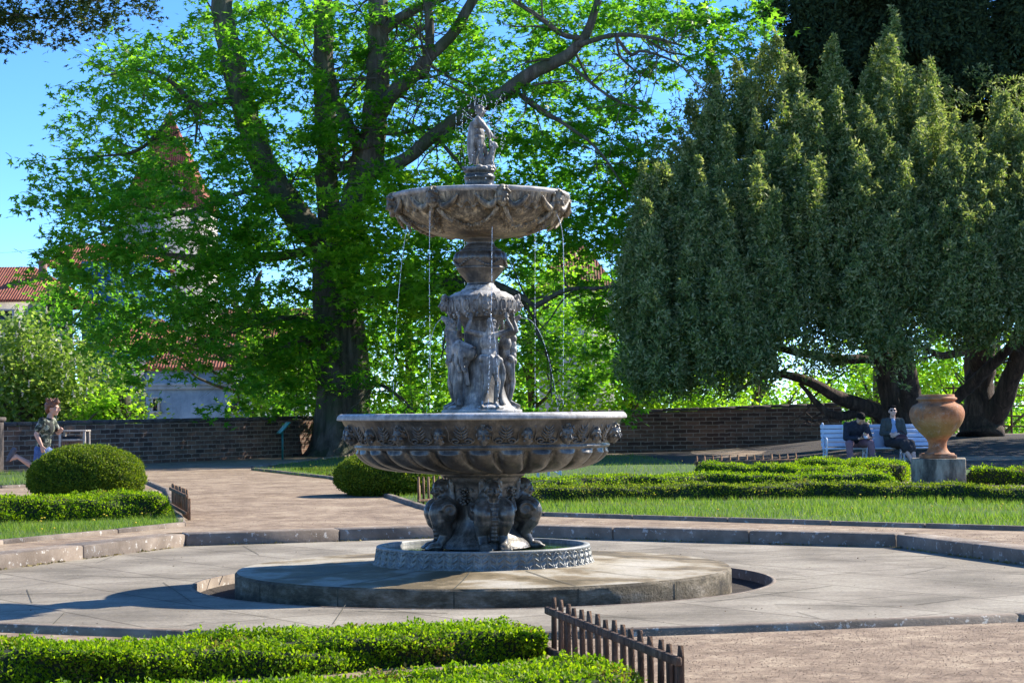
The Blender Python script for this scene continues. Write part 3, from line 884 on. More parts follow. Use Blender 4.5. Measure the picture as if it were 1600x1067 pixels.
# ------------------------------------------------------------------ upper bowl
nh = 8; a_head = R(-75)
ub = smooth_prof([(hw(26), zf(371.5)), (hw(50), zf(370)), (hw(76), zf(365)), (hw(96), zf(357)), (hw(112), zf(347)), (hw(124), zf(336)), (hw(130), zf(326)), (hw(133), zf(316)), (hw(134), zf(311))], 8)
def ubfn(T, r, z):
    ph = ((T - a_head) * nh / (2 * np.pi)) % 1.0      # 0 at a head
    w = np.abs(ph - .5) * 2                           # 1 at head, 0 between
    edge = zf(331) - .028 * np.sin(w * np.pi) + .018 * np.cos(ph * 2 * np.pi * 6) * (w < .75) - .05 * np.clip(w - .8, 0, 1)
    cloth = 1 / (1 + np.exp(-(z - edge) / .0035))
    cloth = np.maximum(cloth, 0)
    ridge = np.exp(-((z - edge) / .009) ** 2)
    fold = .004 * np.sin(T * 56 + 2 * np.sin(T * 9)) * cloth
    oval = np.clip(1 - ((ph - .5) / .34) ** 2 - ((z - zf(345)) / .055) ** 2, 0, 1)
    return r + .020 * cloth + .020 * ridge + fold * 1.8 + .026 * np.sqrt(oval) * (1 - cloth), z
mb = MB()
lathe(mb, ub, 900, ubfn, cap=False, sub=2)
ubowl = mb.build("upper_bowl", M['ubowl'], fountain, smooth=True)
mb = MB()
lathe(mb, smooth_prof([(hw(133), zf(312.5)), (hw(138), zf(312)), (hw(141), zf(308.5)), (hw(140), zf(305)), (hw(136), zf(303.5)), (hw(130), zf(305)), (hw(125), zf(312))], 5), 160, lambda T, r, z: (r + .003 * np.sin(T * 31) + .002 * np.sin(T * 77), z), cap=False)
lathe(mb, [(hw(125), zf(312)), (hw(100), zf(330)), (hw(20), zf(340))], 60, cap=False)
mb.build("bowl_rim", M['rim'], ubowl, smooth=True)
mb = MB(); lathe(mb, [(hw(128.5), zf(309)), (hw(10), zf(309))], 60, cap=False); mb.build("bowl_water", M['pool'], ubowl)
mb = MB(); face(mb, (0, 0, 0), (1, 0, -.35), (0, 0, 1), hw(29), curly=True)
for s in (-1, 1):
    tube(mb, [(-.02, s * .05, -.03), (-.01, s * .10, -.075), (-.015, s * .17, -.04), (-.01, s * .23, .02)], [.026, .03, .026, .012], 8, smooth=4)
    tube(mb, [(-.03, s * .03, -.08), (-.07, s * .07, -.15), (-.12, s * .12, -.20)], [.022, .018, .01], 8, smooth=4)
um = fuse(mb, .0055, 1, "putto_head"); um.materials.append(M['ubowl'])
for k in range(nh):
    a = a_head + 2 * math.pi * k / nh
    o = bpy.data.objects.new("putto_head", um); COL.objects.link(o); o.parent = ubowl
    o.location = (math.cos(a) * hw(137), math.sin(a) * hw(137), zf(321)); o.rotation_euler = (0, 0, a)
mb = MB()
rl = random.Random(5)
for k in range(nh):
    for t in np.linspace(0, 1, 60):
        a = a_head + 2 * math.pi * (k + t) / nh
        sag = math.sin(t * math.pi)
        yy = 338 + 25 * sag ** .8
        rr = np.interp(yy, [336, 347, 357, 365, 370], [124, 112, 96, 76, 50])
        for j in range(3):
            y2 = yy + rl.uniform(-4, 3)
            rr = np.interp(y2, [336, 347, 357, 365, 370], [124, 112, 96, 76, 50]) + rl.uniform(0, 2.5)
            c = Vector((math.cos(a) * hw(rr), math.sin(a) * hw(rr), zf(y2)))
            ellipsoid(mb, c, (.026, .013, .013), Euler((rl.uniform(-1, 1), rl.uniform(-1, 1), a + rl.uniform(-1.5, 1.5))).to_matrix(), nu=7, nv=5)
mb.build("leaf_garland", M['ubowl'], ubowl, smooth=True)

# pedestal and statue on top
mb = MB()
lathe(mb, [(hw(40), zf(312)), (hw(24.5), zf(306)), (hw(24), zf(290)), (hw(23), zf(288)), (hw(23), zf(280)), (hw(24.5), zf(278)), (hw(24.5), zf(275)), (hw(22), zf(273)), (hw(22), zf(270)), (hw(25), zf(267)), (hw(25), zf(265)), (hw(5), zf(264))], 60, lambda T, r, z: (r + .003 * np.sin(T * 7 + z * 80), z), cap=False)
mb.build("statue_pedestal", M['bronze'], fountain, smooth=False)
def statue():
    mb = MB(); z = zf; p = lambda v: v / 182.0; k = .345
    J = dict(front=(1, -.25, 0), pel=(p(-1), 0, z(215)), chest=(p(-2), 0, z(194)), neck=(p(-1), 0, z(183)), head=(p(2), 0, z(173)), hf=(1, -.45, -.05),
             sh=[(p(-2), p(-11), z(186)), (p(3), p(11), z(187))], el=[(p(12), p(-14), z(203)), (p(15), p(12), z(203))], wr=[(p(17), p(-6), z(217)), (p(21), p(4), z(212))],
             hd=[Vector((.5, .2, -.8)), Vector((.6, -.5, -.3))], hip=[(p(-1), p(-5), z(219)), (p(0), p(6), z(219))], kn=[(p(3), p(-7), z(240)), (p(11), p(6), z(238))],
             an=[(p(2), p(-7), z(260)), (p(6), p(6), z(260))], toe=[(p(11), p(-11), z(263)), (p(16), p(4), z(263))])
    human(mb, J, k, 1.35, curly=True, headsz=.285)
    rr = random.Random(2)
    for j in range(9):   # cloak hanging from the shoulders behind
        a = -.9 + j * .22
        x0, y0 = p(-8 - 2 * math.cos(a)), p(math.sin(a) * 10)
        x1 = p(-15 + 2.0 * j * .6 + rr.uniform(-2, 2)); y1 = p(math.sin(a) * 12)
        tube(mb, [(x0, y0, z(190)), (x0 - p(3), y0, z(212)), (x1, y1, z(236)), (x1 + p(1), y1, z(256 - 10 * (j % 2)))], [p(4.4), p(6), p(5), p(2.0)], 8, smooth=4)
    # seated ram at the knee, looking up
    cap_(mb, (p(10), p(2), z(254)), (p(17), p(0), z(246)), p(9), p(7)); cap_(mb, (p(17), 0, z(246)), (p(22), p(-2), z(230)), p(5.5), p(4.5))
    ellipsoid(mb, (p(22), p(-2), z(226)), (p(7), p(5), p(5.5))); cap_(mb, (p(22), p(-2), z(226)), (p(28), p(-3), z(229)), p(4), p(2.2))
    for s in (-1, 1):
        cap_(mb, (p(18), s * p(4), z(248)), (p(23), s * p(5), z(262)), p(3), p(2.2)); tube(mb, [(p(21), s * p(3), z(222)), (p(17), s * p(6), z(221)), (p(17), s * p(8), z(228)), (p(21), s * p(8), z(229))], p(2), 7, smooth=3)
    for j in range(16):
        a = 2 * math.pi * j / 16
        ellipsoid(mb, (p(19 * math.cos(a)), p(19 * math.sin(a)), z(265 - rr.uniform(0, 3))), (p(8), p(6), p(rr.uniform(2.5, 5))), Matrix.Rotation(a, 3, 'Z'))
    tube(mb, [(p(-8), 0, z(263)), (p(-20), 0, z(264)), (p(-27), p(-2), z(259))], [p(6), p(5), p(1.5)], 8, smooth=3)
    ellipsoid(mb, (0, 0, z(266)), (p(21), p(19), p(4)))
    return fuse(mb, .0048, 1, "statue")
from_mesh("statue", statue(), M['stonefig'], fountain)

# ------------------------------------------------------------------ water jets
def jet(pts, r0, r1, name="water_jet", seed=0, gap=.35):
    """thin broken stream: drops strung along a curve (fountain coordinates)"""
    q = smooth_prof(pts, 8); seg = np.linalg.norm(np.diff(q, axis=0), axis=1); s = np.concatenate([[0], np.cumsum(seg)])
    rr = random.Random(seed); mb = MB(); L = s[-1]; x = 0
    while x < L:
        t = x / L; r = r0 + (r1 - r0) * t; ln = rr.uniform(1.5, 6) * r * (2.2 if t < .4 else 1)
        r *= .6
        pt = lambda u: Vector([np.interp(min(u, L), s, q[:, i]) for i in range(3)]) + Vector((rr.gauss(0, 1), rr.gauss(0, 1), 0)) * r * .5 * t
        cap_(mb, pt(x), pt(x + ln), r, r * .7, 6); x += ln + rr.uniform(0, gap) * .14 * (t + .15)
    return mb.build(name, M['jet'], fountain, smooth=True)
def F2(px, py, dy=0.0):
    """fountain-local point seen at pixel on a plane through the axis, shifted dy towards the viewer"""
    w = P(px, py, FY - dy); return (w.x - FX, -dy, w.z)
jet([F2(636, 352, .5), F2(629, 400, .55), F2(622, 470, .6), F2(616, 560, .65), F2(614, 640, .7)], .0045, .006, seed=1)
jet([F2(672, 330, .75), F2(671, 380, .78), F2(671, 470, .8), F2(672, 560, .8), F2(672, 642, .8)], .0045, .006, seed=2)
jet([F2(769, 355, .78), F2(768.5, 400, .8), F2(768, 470, .82), F2(765, 560, .82), F2(762, 640, .82)], .005, .0055, seed=3)
jet([F2(868, 330, .3), F2(876, 350, .38), F2(880, 380, .42), F2(881, 460, .45), F2(880, 560, .45), F2(880, 640, .45)], .0055, .005, seed=4)
jet([F2(836, 352, -.4), F2(836, 400, -.45), F2(836, 500, -.5), F2(836, 640, -.5)], .0045, .0055, seed=5)
jet([F2(726, 352, -.6), F2(726, 400, -.62), F2(726, 450, -.62)], .004, .005, seed=6)
jet([F2(694, 497, .02), F2(684, 503, .05), F2(676, 520, .08), F2(671, 550, .1), F2(668, 600, .12), F2(667, 642, .12)], .0045, .004, seed=7)
jet([F2(810, 496, 0), F2(828, 500, 0), F2(844, 520, 0), F2(856, 556, 0), F2(866, 600, 0), F2(872, 642, 0)], .0045, .005, seed=8)
jet([F2(766, 490, .32), F2(772, 520, .4), F2(776, 560, .45), F2(778, 600, .48), F2(779, 640, .5)], .005, .005, seed=9)
# small jets round the statue
for k, (x0, y0, x1, y1, x2, y2, dy) in enumerate([(742, 166, 738, 150, 724, 240, .1), (752, 163, 756, 147, 764, 190, .05), (764, 186, 788, 146, 783, 268, .0),
                                                  (764, 186, 780, 165, 790, 226, .05), (738, 185, 714, 166, 712, 215, .05), (738, 188, 722, 182, 727, 262, .1), (742, 165, 745, 140, 739, 128, 0), (770, 215, 784, 175, 786, 262, .1), (764, 195, 772, 200, 770, 262, .12)]):
    jet([F2(x0, y0, dy), F2(x1, y1, dy + .05), F2((x1 + x2) / 2 + (x2 - x1) * .2, (y1 + y2) / 2, dy + .08), F2(x2, y2, dy + .1)], .0035, .0045, seed=20 + k, gap=.8)
rr = random.Random(9); mb = MB()
for k in range(150):
    c = F2(rr.uniform(712, 792), rr.uniform(150, 282), rr.uniform(-.2, .25)); ellipsoid(mb, c, rr.uniform(.003, .006), nu=6, nv=5)
mb.build("spray", M['jet'], fountain, smooth=True)["kind"] = "stuff"
# ------------------------------------------------------------------ foliage tools
def unit(a): return a / np.maximum(np.linalg.norm(a, axis=-1, keepdims=True), 1e-9)
def frames(nrm, along=None):
    """rotation matrices (N,3,3) with columns x,y,z: z = normal, y = along (or random)"""
    N = len(nrm); nrm = unit(nrm)
    a = rng.normal(size=(N, 3)) if along is None else along
    y = unit(a - nrm * np.sum(a * nrm, 1, keepdims=True)); x = np.cross(y, nrm)
    return np.stack([x, y, nrm], -1)
def scatter(mb, tmpl, faces, pos, Rm, sc, mi=0):
    t = np.array(tmpl, float); k = len(t); N = len(pos)
    if N == 0: return
    sc = np.broadcast_to(np.asarray(sc, float), (N,))
    V = np.einsum('nij,kj->nki', Rm, t) * sc[:, None, None] + pos[:, None, :]
    for grp in faces:
        g = np.array(grp); f = (np.arange(N)[:, None, None] * k + g[None]).reshape(-1, g.shape[1])
        mb.f.append((f + mb.n, mi))
    mb.v.append(V.reshape(-1, 3)); mb.n += N * k
KITE = ([(0, 0, 0), (.5, .45, .06), (0, 1, 0), (-.5, .45, .06)], [[(0, 1, 2, 3)]])
BOXLEAF = ([(0, 0, 0), (.30, .5, .08), (0, 1, 0), (-.30, .5, .08)], [[(0, 1, 2, 3)]])
MAPLE = ([(0, 0, 0), (.20, .38, .03), (0, 1.0, -.08), (-.20, .38, .03), (.78, .62, -.06), (.42, .12, .02), (-.78, .62, -.06), (-.42, .12, .02), (.6, -.12, -.08), (-.6, -.12, -.08)],
         [[(0, 1, 2, 3), (0, 5, 4, 1), (0, 3, 6, 7)], [(0, 8, 5), (0, 7, 9)]])
BLADE = ([(-.5, 0, 0), (.5, 0, 0), (0, 0, 1)], [[(0, 1, 2)]])
SPRIG = ([(0, 0, 0), (.16, .3, .03), (0, 1, 0), (-.16, .3, .03), (.34, .55, .0), (-.34, .62, .0)], [[(0, 1, 2, 3)], [(0, 4, 1), (0, 3, 5)]])

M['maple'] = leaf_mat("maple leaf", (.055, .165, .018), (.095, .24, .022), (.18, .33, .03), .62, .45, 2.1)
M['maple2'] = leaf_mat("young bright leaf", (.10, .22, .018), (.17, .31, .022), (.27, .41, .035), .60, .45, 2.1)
M['chestnut'] = leaf_mat("pale chestnut leaf", (.09, .17, .03), (.17, .26, .055), (.30, .36, .13), .52)
M['yew'] = leaf_mat("yew needles", (.055, .10, .036), (.115, .17, .055), (.25, .29, .09), .45, .6, 1.9, .2)
M['yewdark'] = leaf_mat("dark conifer needles", (.02, .045, .022), (.038, .068, .03), (.07, .105, .042), .2, .7, 1.2, .15)
M['box'] = leaf_mat("box leaf", (.075, .16, .006), (.17, .29, .008), (.33, .42, .010), .50, .55, 1.5, .2)
M['boxold'] = leaf_mat("olive box leaf", (.09, .15, .012), (.17, .24, .016), (.30, .34, .03), .45, .6, 1.3, .2)
M['topi'] = leaf_mat("clipped yew leaf", (.05, .10, .010), (.11, .17, .012), (.25, .29, .018), .38, .55, 1.5, .2)
M['grass'] = leaf_mat("grass blade", (.075, .16, .022), (.13, .22, .03), (.24, .30, .06), .48, .5)
M['bark'] = bark_mat("maple bark", (.045, .036, .028), (.12, .098, .075), (.24, .20, .155), 2.0, (.055, .075, .030))
M['bark2'] = bark_mat("yew bark", (.03, .02, .015), (.085, .055, .038), (.19, .13, .09), 3.0)
M['boxbrown'] = leaf_mat("scorched box leaf", (.16, .11, .03), (.26, .20, .05), (.36, .33, .07), .35, .6, 1.2, .2)
M['drygrass'] = leaf_mat("yellowing grass", (.17, .17, .05), (.25, .25, .07), (.36, .34, .12), .4, .6, 1.3, .2)
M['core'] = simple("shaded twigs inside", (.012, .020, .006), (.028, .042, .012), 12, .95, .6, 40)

# ------------------------------------------------------------------ lawns with real blades
def in_poly_pts(poly, n):
    xs = [p[0] for p in poly]; ys = [p[1] for p in poly]
    out = []
    x = rng.uniform(min(xs), max(xs), n * 3); y = rng.uniform(min(ys), max(ys), n * 3)
    px = np.array([p[0] for p in poly]); py = np.array([p[1] for p in poly]); ins = np.zeros(len(x), bool)
    j = len(poly) - 1
    for i in range(len(poly)):
        c = ((py[i] > y) != (py[j] > y)) & (x < (px[j] - px[i]) * (y - py[i]) / (py[j] - py[i] + 1e-12) + px[i]); ins ^= c; j = i
    return x[ins][:n], y[ins][:n]
M['dandelion'] = simple("dandelion yellow", (.75, .50, .02), (.85, .62, .04), 9, .8, 0)
M['lawn'] = simple("lawn soil and thatch", (.03, .07, .015), (.06, .12, .02), 30, .95, .4, 90)
EDGE = []
def lawn(poly, dens, h=.07, edge=None, name="lawn"):
    """poly: world xy; edge: indices of the polyline that gets a stone edging"""
    P2 = [(p[0], p[1]) for p in poly]
    o = sheet(name, P2, M['lawn'], lambda x, y: gz(x, y) + .012, pts=[(p[0], p[1]) for p in []]); tag(o, kind="structure")
    area = abs(sum(P2[i][0] * P2[(i + 1) % len(P2)][1] - P2[(i + 1) % len(P2)][0] * P2[i][1] for i in range(len(P2)))) / 2
    n = int(area * dens); x, y = in_poly_pts(P2, n); n = len(x)
    z = np.array([gz(a, b) for a, b in zip(x, y)]) + .01
    pos = np.stack([x, y, z], 1)
    lean = rng.normal(size=(n, 3)) * .38; lean[:, 2] = 1
    up = unit(lean); az = rng.normal(size=(n, 3)); xx = unit(np.cross(up, az)); yy = np.cross(up, xx)
    Rm = np.stack([xx * 1.0, yy, up], -1)
    patch = .75 + .5 * (np.sin(x * 1.7 + 2 * np.sin(y * .9)) * np.sin(y * 2.3 + x * .6)) * .5
    hh = h * rng.uniform(.5, 1.35, n) * patch
    dry = (np.sin(x * 1.1 + 1.5 * np.sin(y * .7)) * np.sin(y * 1.9 + x * .4) + .5 * rng.normal(size=n)) > .95
    mb = MB(); t = np.array(BLADE[0]) * np.array([.10, 1, 1])
    for fl, mi in ((~dry, 0), (dry, 1)): scatter(mb, t, BLADE[1], pos[fl], Rm[fl], hh[fl] * (1 - .25 * mi), mi)
    nd = min(60, n // 400)
    for k in range(nd):
        i = rng.integers(n); ellipsoid(mb, pos[i] + np.array([0, 0, h * .95]), (.016, .016, .008), nu=7, nv=5, mi=2)
    g = mb.build("grass", [M['grass'], M['drygrass'], M['dandelion']]); tag(g, "short green grass growing on the lawn", "grass", kind="stuff"); return g
GP = lambda L, z=UP: [G(x, y, z) for x, y in L]
lawn(GP([(-200, 880), (0, 850), (180, 833), (283, 822)]) + GP([(268, 790), (160, 788), (-200, 800)]), 1400, .085)
lawn(GP([(852, 806), (1300, 820), (1605, 829), (1700, 832), (1700, 768), (1240, 760), (836, 765), (700, 793)]), 700, .10)
lawn(GP([(395, 735), (520, 749), (575, 767), (664, 796), (700, 793), (836, 765), (1240, 760), (1240, 747), (850, 747), (540, 728)]), 260, .09)
lawn(GP([(420, 728), (520, 745), (1085, 746), (1600, 742), (1600, 736), (1085, 727), (1000, 712), (560, 711)]), 60, .10)
lawn(GP([(-200, 768), (0, 763), (52, 760), (60, 738), (-200, 742)]), 120, .10)
mb = MB()
def edging(pts, h=.05, w=.09):
    kerb_run(mb, pts, w, UP + h, UP - .1, seg=1.4, inset=w / 2, bev=.01)
edging(GP([(-200, 880), (0, 850), (180, 833), (285, 822)])); edging(GP([(285, 822), (262, 768), (225, 752)]))
edging(GP([(700, 803), (852, 806), (1300, 820), (1605, 829), (1700, 832)])); edging(GP([(700, 803), (664, 795), (575, 766), (520, 748), (395, 734)]))
edging(GP([(-200, 768), (0, 763), (52, 760)])); edging(GP([(395, 731), (560, 711)])); edging(GP([(830, 749), (1085, 748)]))
tag(mb.build("lawn_edging", M['kerb']), kind="structure")
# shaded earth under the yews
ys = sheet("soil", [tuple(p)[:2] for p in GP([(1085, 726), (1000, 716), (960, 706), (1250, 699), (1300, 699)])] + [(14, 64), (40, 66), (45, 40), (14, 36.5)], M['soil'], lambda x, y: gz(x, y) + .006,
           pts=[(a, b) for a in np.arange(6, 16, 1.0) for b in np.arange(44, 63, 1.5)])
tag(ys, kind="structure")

# ------------------------------------------------------------------ hedges and clipped bushes
def hedge(path, w, h, label, leaf=.018, dens=9000, mat='box', z0=None, name="box_hedge", wob=.02, group=None):
    """clipped hedge along a world polyline (centre line); core solid plus thousands of leaves on the skin"""
    path = [Vector((p[0], p[1])) for p in path]
    L = sum((path[i + 1] - path[i]).length for i in range(len(path) - 1))
    ns = max(6, int(L / .12))
    S = np.linspace(0, L, ns); seg = [0]
    for i in range(len(path) - 1): seg.append(seg[-1] + (path[i + 1] - path[i]).length)
    X = np.interp(S, seg, [p.x for p in path]); Y = np.interp(S, seg, [p.y for p in path])
    T = np.stack([np.gradient(X), np.gradient(Y)], 1); T /= np.linalg.norm(T, axis=1, keepdims=True); Nn = np.stack([-T[:, 1], T[:, 0]], 1)
    Z0 = np.array([gz(a, b) for a, b in zip(X, Y)]) if z0 is None else np.full(ns, z0)
    # rounded-rectangle section
    q = []
    for t in np.linspace(0, 1, 26):
        a = math.pi * (1 - t); cx, sz = math.cos(a), math.sin(a)
        e = .38; q.append((math.copysign(abs(cx) ** e, cx) * w / 2, abs(sz) ** e * h))
    q = np.array(q); m = len(q)
    ph = rng.uniform(0, 6, 6)
    wobf = lambda s, k: 1 + wob / h * (np.sin(s * 3.1 + ph[0] + k * .3) + .7 * np.sin(s * 7.7 + ph[1] + k * .5)) 
    endf = np.clip(np.minimum(S, L - S) / (w * .35), 0, 1); endf = np.sqrt(1 - (1 - endf) ** 2) * .999 + .001
    sc_ = np.array([[wobf(s, k) for k in range(m)] for s in S])
    W3 = np.zeros((ns, m, 3))
    W3[..., 0] = X[:, None] + Nn[:, :1] * q[None, :, 0] * sc_ * endf[:, None]
    W3[..., 1] = Y[:, None] + Nn[:, 1:] * q[None, :, 0] * sc_ * endf[:, None]
    W3[..., 2] = Z0[:, None] + q[None, :, 1] * sc_ * (.35 + .65 * endf[:, None])
    i = np.arange(ns - 1)[:, None]; j = np.arange(m - 1)[None, :]; a = i * m + j
    F = np.stack([a, a + 1, a + m + 1, a + m], -1).reshape(-1, 4)
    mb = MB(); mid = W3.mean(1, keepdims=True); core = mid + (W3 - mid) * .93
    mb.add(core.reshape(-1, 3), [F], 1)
    V = W3.reshape(-1, 3); A, B, Cc, D = (V[F[:, k]] for k in range(4))
    nr = np.cross(D - A, B - A); ar = np.linalg.norm(nr, axis=1); nr = unit(nr)
    ctr = mid.reshape(-1, 3)[np.clip(F[:, 0] // m, 0, ns - 1)]
    flip = np.sum(nr * ((A + Cc) / 2 - ctr), 1) < 0; nr[flip] *= -1
    n = int(ar.sum() * dens); pick = rng.choice(len(F), n, p=ar / ar.sum())
    u, v = rng.uniform(size=(2, n, 1)); pos = (A[pick] * (1 - u) + B[pick] * u) * (1 - v) + (D[pick] * (1 - u) + Cc[pick] * u) * v
    nn = nr[pick]
    lump = np.sin(pos[:, 0] * 23 + ph[2]) * np.sin(pos[:, 1] * 21 + ph[3]) * np.sin(pos[:, 2] * 27 + pos[:, 0] * 9)
    pos = pos + nn * (rng.uniform(-2.6, .6, (n, 1)) * leaf + lump[:, None] * leaf * 1.25)
    tuft = rng.uniform(size=n) < .035
    pos[tuft] += nn[tuft] * leaf * rng.uniform(.3, 1.7, (tuft.sum(), 1))
    along = nn * .9 + np.array([0, 0, .5]) + rng.normal(size=(n, 3)) * .6
    nrm = nn * .5 + rng.normal(size=(n, 3)) * .8
    br = np.sin(pos[:, 0] * 5.1 + ph[4]) * np.sin(pos[:, 1] * 4.3 + ph[5] + pos[:, 2] * 6) + .35 * rng.normal(size=n) > 1.02
    fr_m = frames(nrm, along); sz = leaf * rng.uniform(.7, 1.35, n)
    for fl, mi in ((~br, 0), (br, 2)): scatter(mb, BOXLEAF[0], BOXLEAF[1], pos[fl], fr_m[fl], sz[fl], mi)
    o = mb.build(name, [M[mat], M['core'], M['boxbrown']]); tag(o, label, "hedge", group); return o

H1 = [(-3.6, 10.7), (-1.4, 11.25), (.16, 11.9)]
hedge(H1, .72, .175, "wide bright green clipped box hedge in the left foreground, ending before the dark picket fence", .022, 17000, z0=-.035)
hedge([(-3.6, 8.1), (-1.5, 8.8), (.62, 9.72)], .70, .205, "nearest box hedge, cut off by the bottom edge in front of the picket fence", .022, 17000, z0=-.035)
g = G
def hp(*L): return [G(x, y, UP) for x, y in L]
hedge([(-7.4, 23.2), (-5.8, 24.6), (-4.45, 25.25)], .85, .30, "low bright box hedge on the left in front of the domed bush", .028, 7500)
hedge([(-.4, 27.7), (1.6, 28.4), (4.7, 28.6), (7.3, 26.3), (9, 26.2)], .55, .21, "long front box hedge with olive brown side along the right lawn", .03, 5200, 'boxold')
hedge([(-.4, 29.6), (1.6, 30.8), (3.0, 31.4), (6.0, 30.5)], .6, .27, "second long box hedge behind the olive one on the right", .03, 5200)
hedge([(3.65, 38.2), (5.0, 36.2), (6.2, 33.0)], .55, .26, "short slanting box hedge in front of the far picket fence", .032, 4800)
hedge([(5.6, 38.4), (6.6, 37.3), (6.75, 35.6), (6.55, 34.4)], .8, .32, "box hedge below the white bench, left of the urn's stone block", .032, 4800)
hedge([(7.7, 33.4), (9.0, 33.0), (11.0, 32.6)], .6, .27, "box hedge behind and right of the terracotta urn's stone block", .032, 4800)

def dome(c, rx, ry, h, label, leaf=.03, n=60000):
    N = n
    th = rng.uniform(0, 2 * np.pi, N); cz = rng.uniform(-.80, 1, N); ph = np.sqrt(1 - cz ** 2)
    d = np.stack([ph * np.cos(th), ph * np.sin(th), cz], 1)
    e = .93
    S = np.sign(d) * np.abs(d) ** e
    rad = 1 + .018 * np.sin(d[:, 0] * 9 + 1) * np.sin(d[:, 1] * 8) + .012 * np.sin(d[:, 2] * 17 + d[:, 0] * 15)
    zc = h * .40
    pos = np.stack([c[0] + S[:, 0] * rx * rad, c[1] + S[:, 1] * ry * rad, c[2] + zc + np.where(S[:, 2] > 0, S[:, 2] * (h - zc), S[:, 2] * zc * 1.2) * rad], 1)
    pos += d * (rng.uniform(-2.4, .6, (N, 1)) + np.maximum(0, rng.normal(size=(N, 1)) - 1.6) * 1.5) * leaf
    mb = MB(); scatter(mb, BOXLEAF[0], BOXLEAF[1], pos, frames(d * .5 + rng.normal(size=(N, 3)) * .8, d + rng.normal(size=(N, 3)) * .6), leaf * rng.uniform(.6, 1.3, N), 0)
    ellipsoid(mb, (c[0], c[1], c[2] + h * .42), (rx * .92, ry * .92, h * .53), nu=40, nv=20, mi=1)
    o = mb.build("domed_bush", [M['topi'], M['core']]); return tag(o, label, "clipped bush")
dc = P(136, 740, 30); dome((dc.x, 30, UP), .87, .80, .86, "broad domed clipped yew bush behind the left hedge, the runner behind it")
dc = P(604, 740, 31.5); dome((dc.x, 31.5, UP), .82, .85, .70, "domed clipped bush half hidden behind the fountain's lower bowl")
# ------------------------------------------------------------------ trees
def limb(mb, pts, rads, n=10, seed=0):
    """pts: (px,py,depth) pixels; rads in metres"""
    w = [P(*p) for p in pts]
    q = smooth_prof([tuple(a) + (r,) for a, r in zip(w, rads)], 5)
    rr = np.random.default_rng(seed); k = rr.normal(size=(len(q), 3)) * q[:, 3:4] * .06; q[:, :3] += k
    tube(mb, q[:, :3], np.maximum(q[:, 3], .004), n); return q
def grow(mb, start, direc, length, r, depth, rr, ends, bend=.35, n=6):
    """recursive twigs; ends collects tip points"""
    p = np.array(start, float); d = unit(np.array(direc, float)); pts = [p.copy()]; rad = [r]; k = 5
    for i in range(k):
        d = unit(d + rr.normal(size=3) * bend * .35 + np.array([0, 0, .03])); p = p + d * length / k; pts.append(p.copy()); rad.append(r * (1 - .75 * (i + 1) / k))
        if depth > 0 and i >= 1:
            for _ in range(1 if rr.uniform() < .8 else 2):
                s = unit(d + rr.normal(size=3) * .8); grow(mb, p, s, length * rr.uniform(.45, .7), rad[-1] * .7, depth - 1, rr, ends, bend, max(4, n - 1))
    ends.append(p.copy())
    if r > .004: tube(mb, pts, rad, n, cap=False)

def clumps_from_grid(rows, x0, y0, cell, k, dmid, dspr, rr, clump_r=.75):
    out = []
    for j, row in enumerate(rows):
        vals = [int(c) for c in row.replace(" ", "")]
        for i, v in enumerate(vals):
            if v == 0: continue
            cnt = rr.poisson(v * k)
            for _ in range(cnt):
                px = x0 + (i + rr.uniform()) * cell; py = y0 + (j + rr.uniform()) * cell
                d = dmid(px, py) + rr.uniform(-1, 1) * dspr(px, py)
                out.append(tuple(P(px, py, d)))
    return np.array(out)
def spray(mb, cs, per, R0, flat, leaf, tmpl, rr, droop=.35, upb=1.0, outward=None, mi=0, sizes=None):
    """leaf sprays: each clump is a slightly drooping fan of leaves"""
    N = len(cs)
    ax = rr.normal(size=(N, 3)); ax[:, 2] *= .3; ax = unit(ax)
    tilt = unit(np.stack([rr.normal(size=N) * .35, rr.normal(size=N) * .35, np.ones(N)], 1))
    M3 = frames(tilt, ax)
    rad = R0 * rr.uniform(.6, 1.25, N)
    u = rr.normal(size=(N, per, 3)) * np.array([.42, .62, flat])
    u[..., 2] -= droop * (u[..., 0] ** 2 + u[..., 1] ** 2) * .8
    pos = np.einsum('nij,nkj->nki', M3, u) * rad[:, None, None] + cs[:, None, :]
    pos = pos.reshape(-1, 3); K = len(pos)
    rel = pos - np.repeat(cs, per, 0)
    al = rel * .8 + rr.normal(size=(K, 3)) * .35; al[:, 2] -= .18
    nr = rr.normal(size=(K, 3)) * .48; nr[:, 2] += upb
    scatter(mb, tmpl[0], tmpl[1], pos, frames(nr, al), leaf * rr.uniform(.65, 1.25, K), mi)

# ---- the big maple
rr = np.random.default_rng(11)
tree = empty("maple_tree", P(528, 706, 61.5), "huge old maple with several heavy limbs, rising behind the fountain at the brick wall", "tree")
tb = MB()
D0 = 61.5
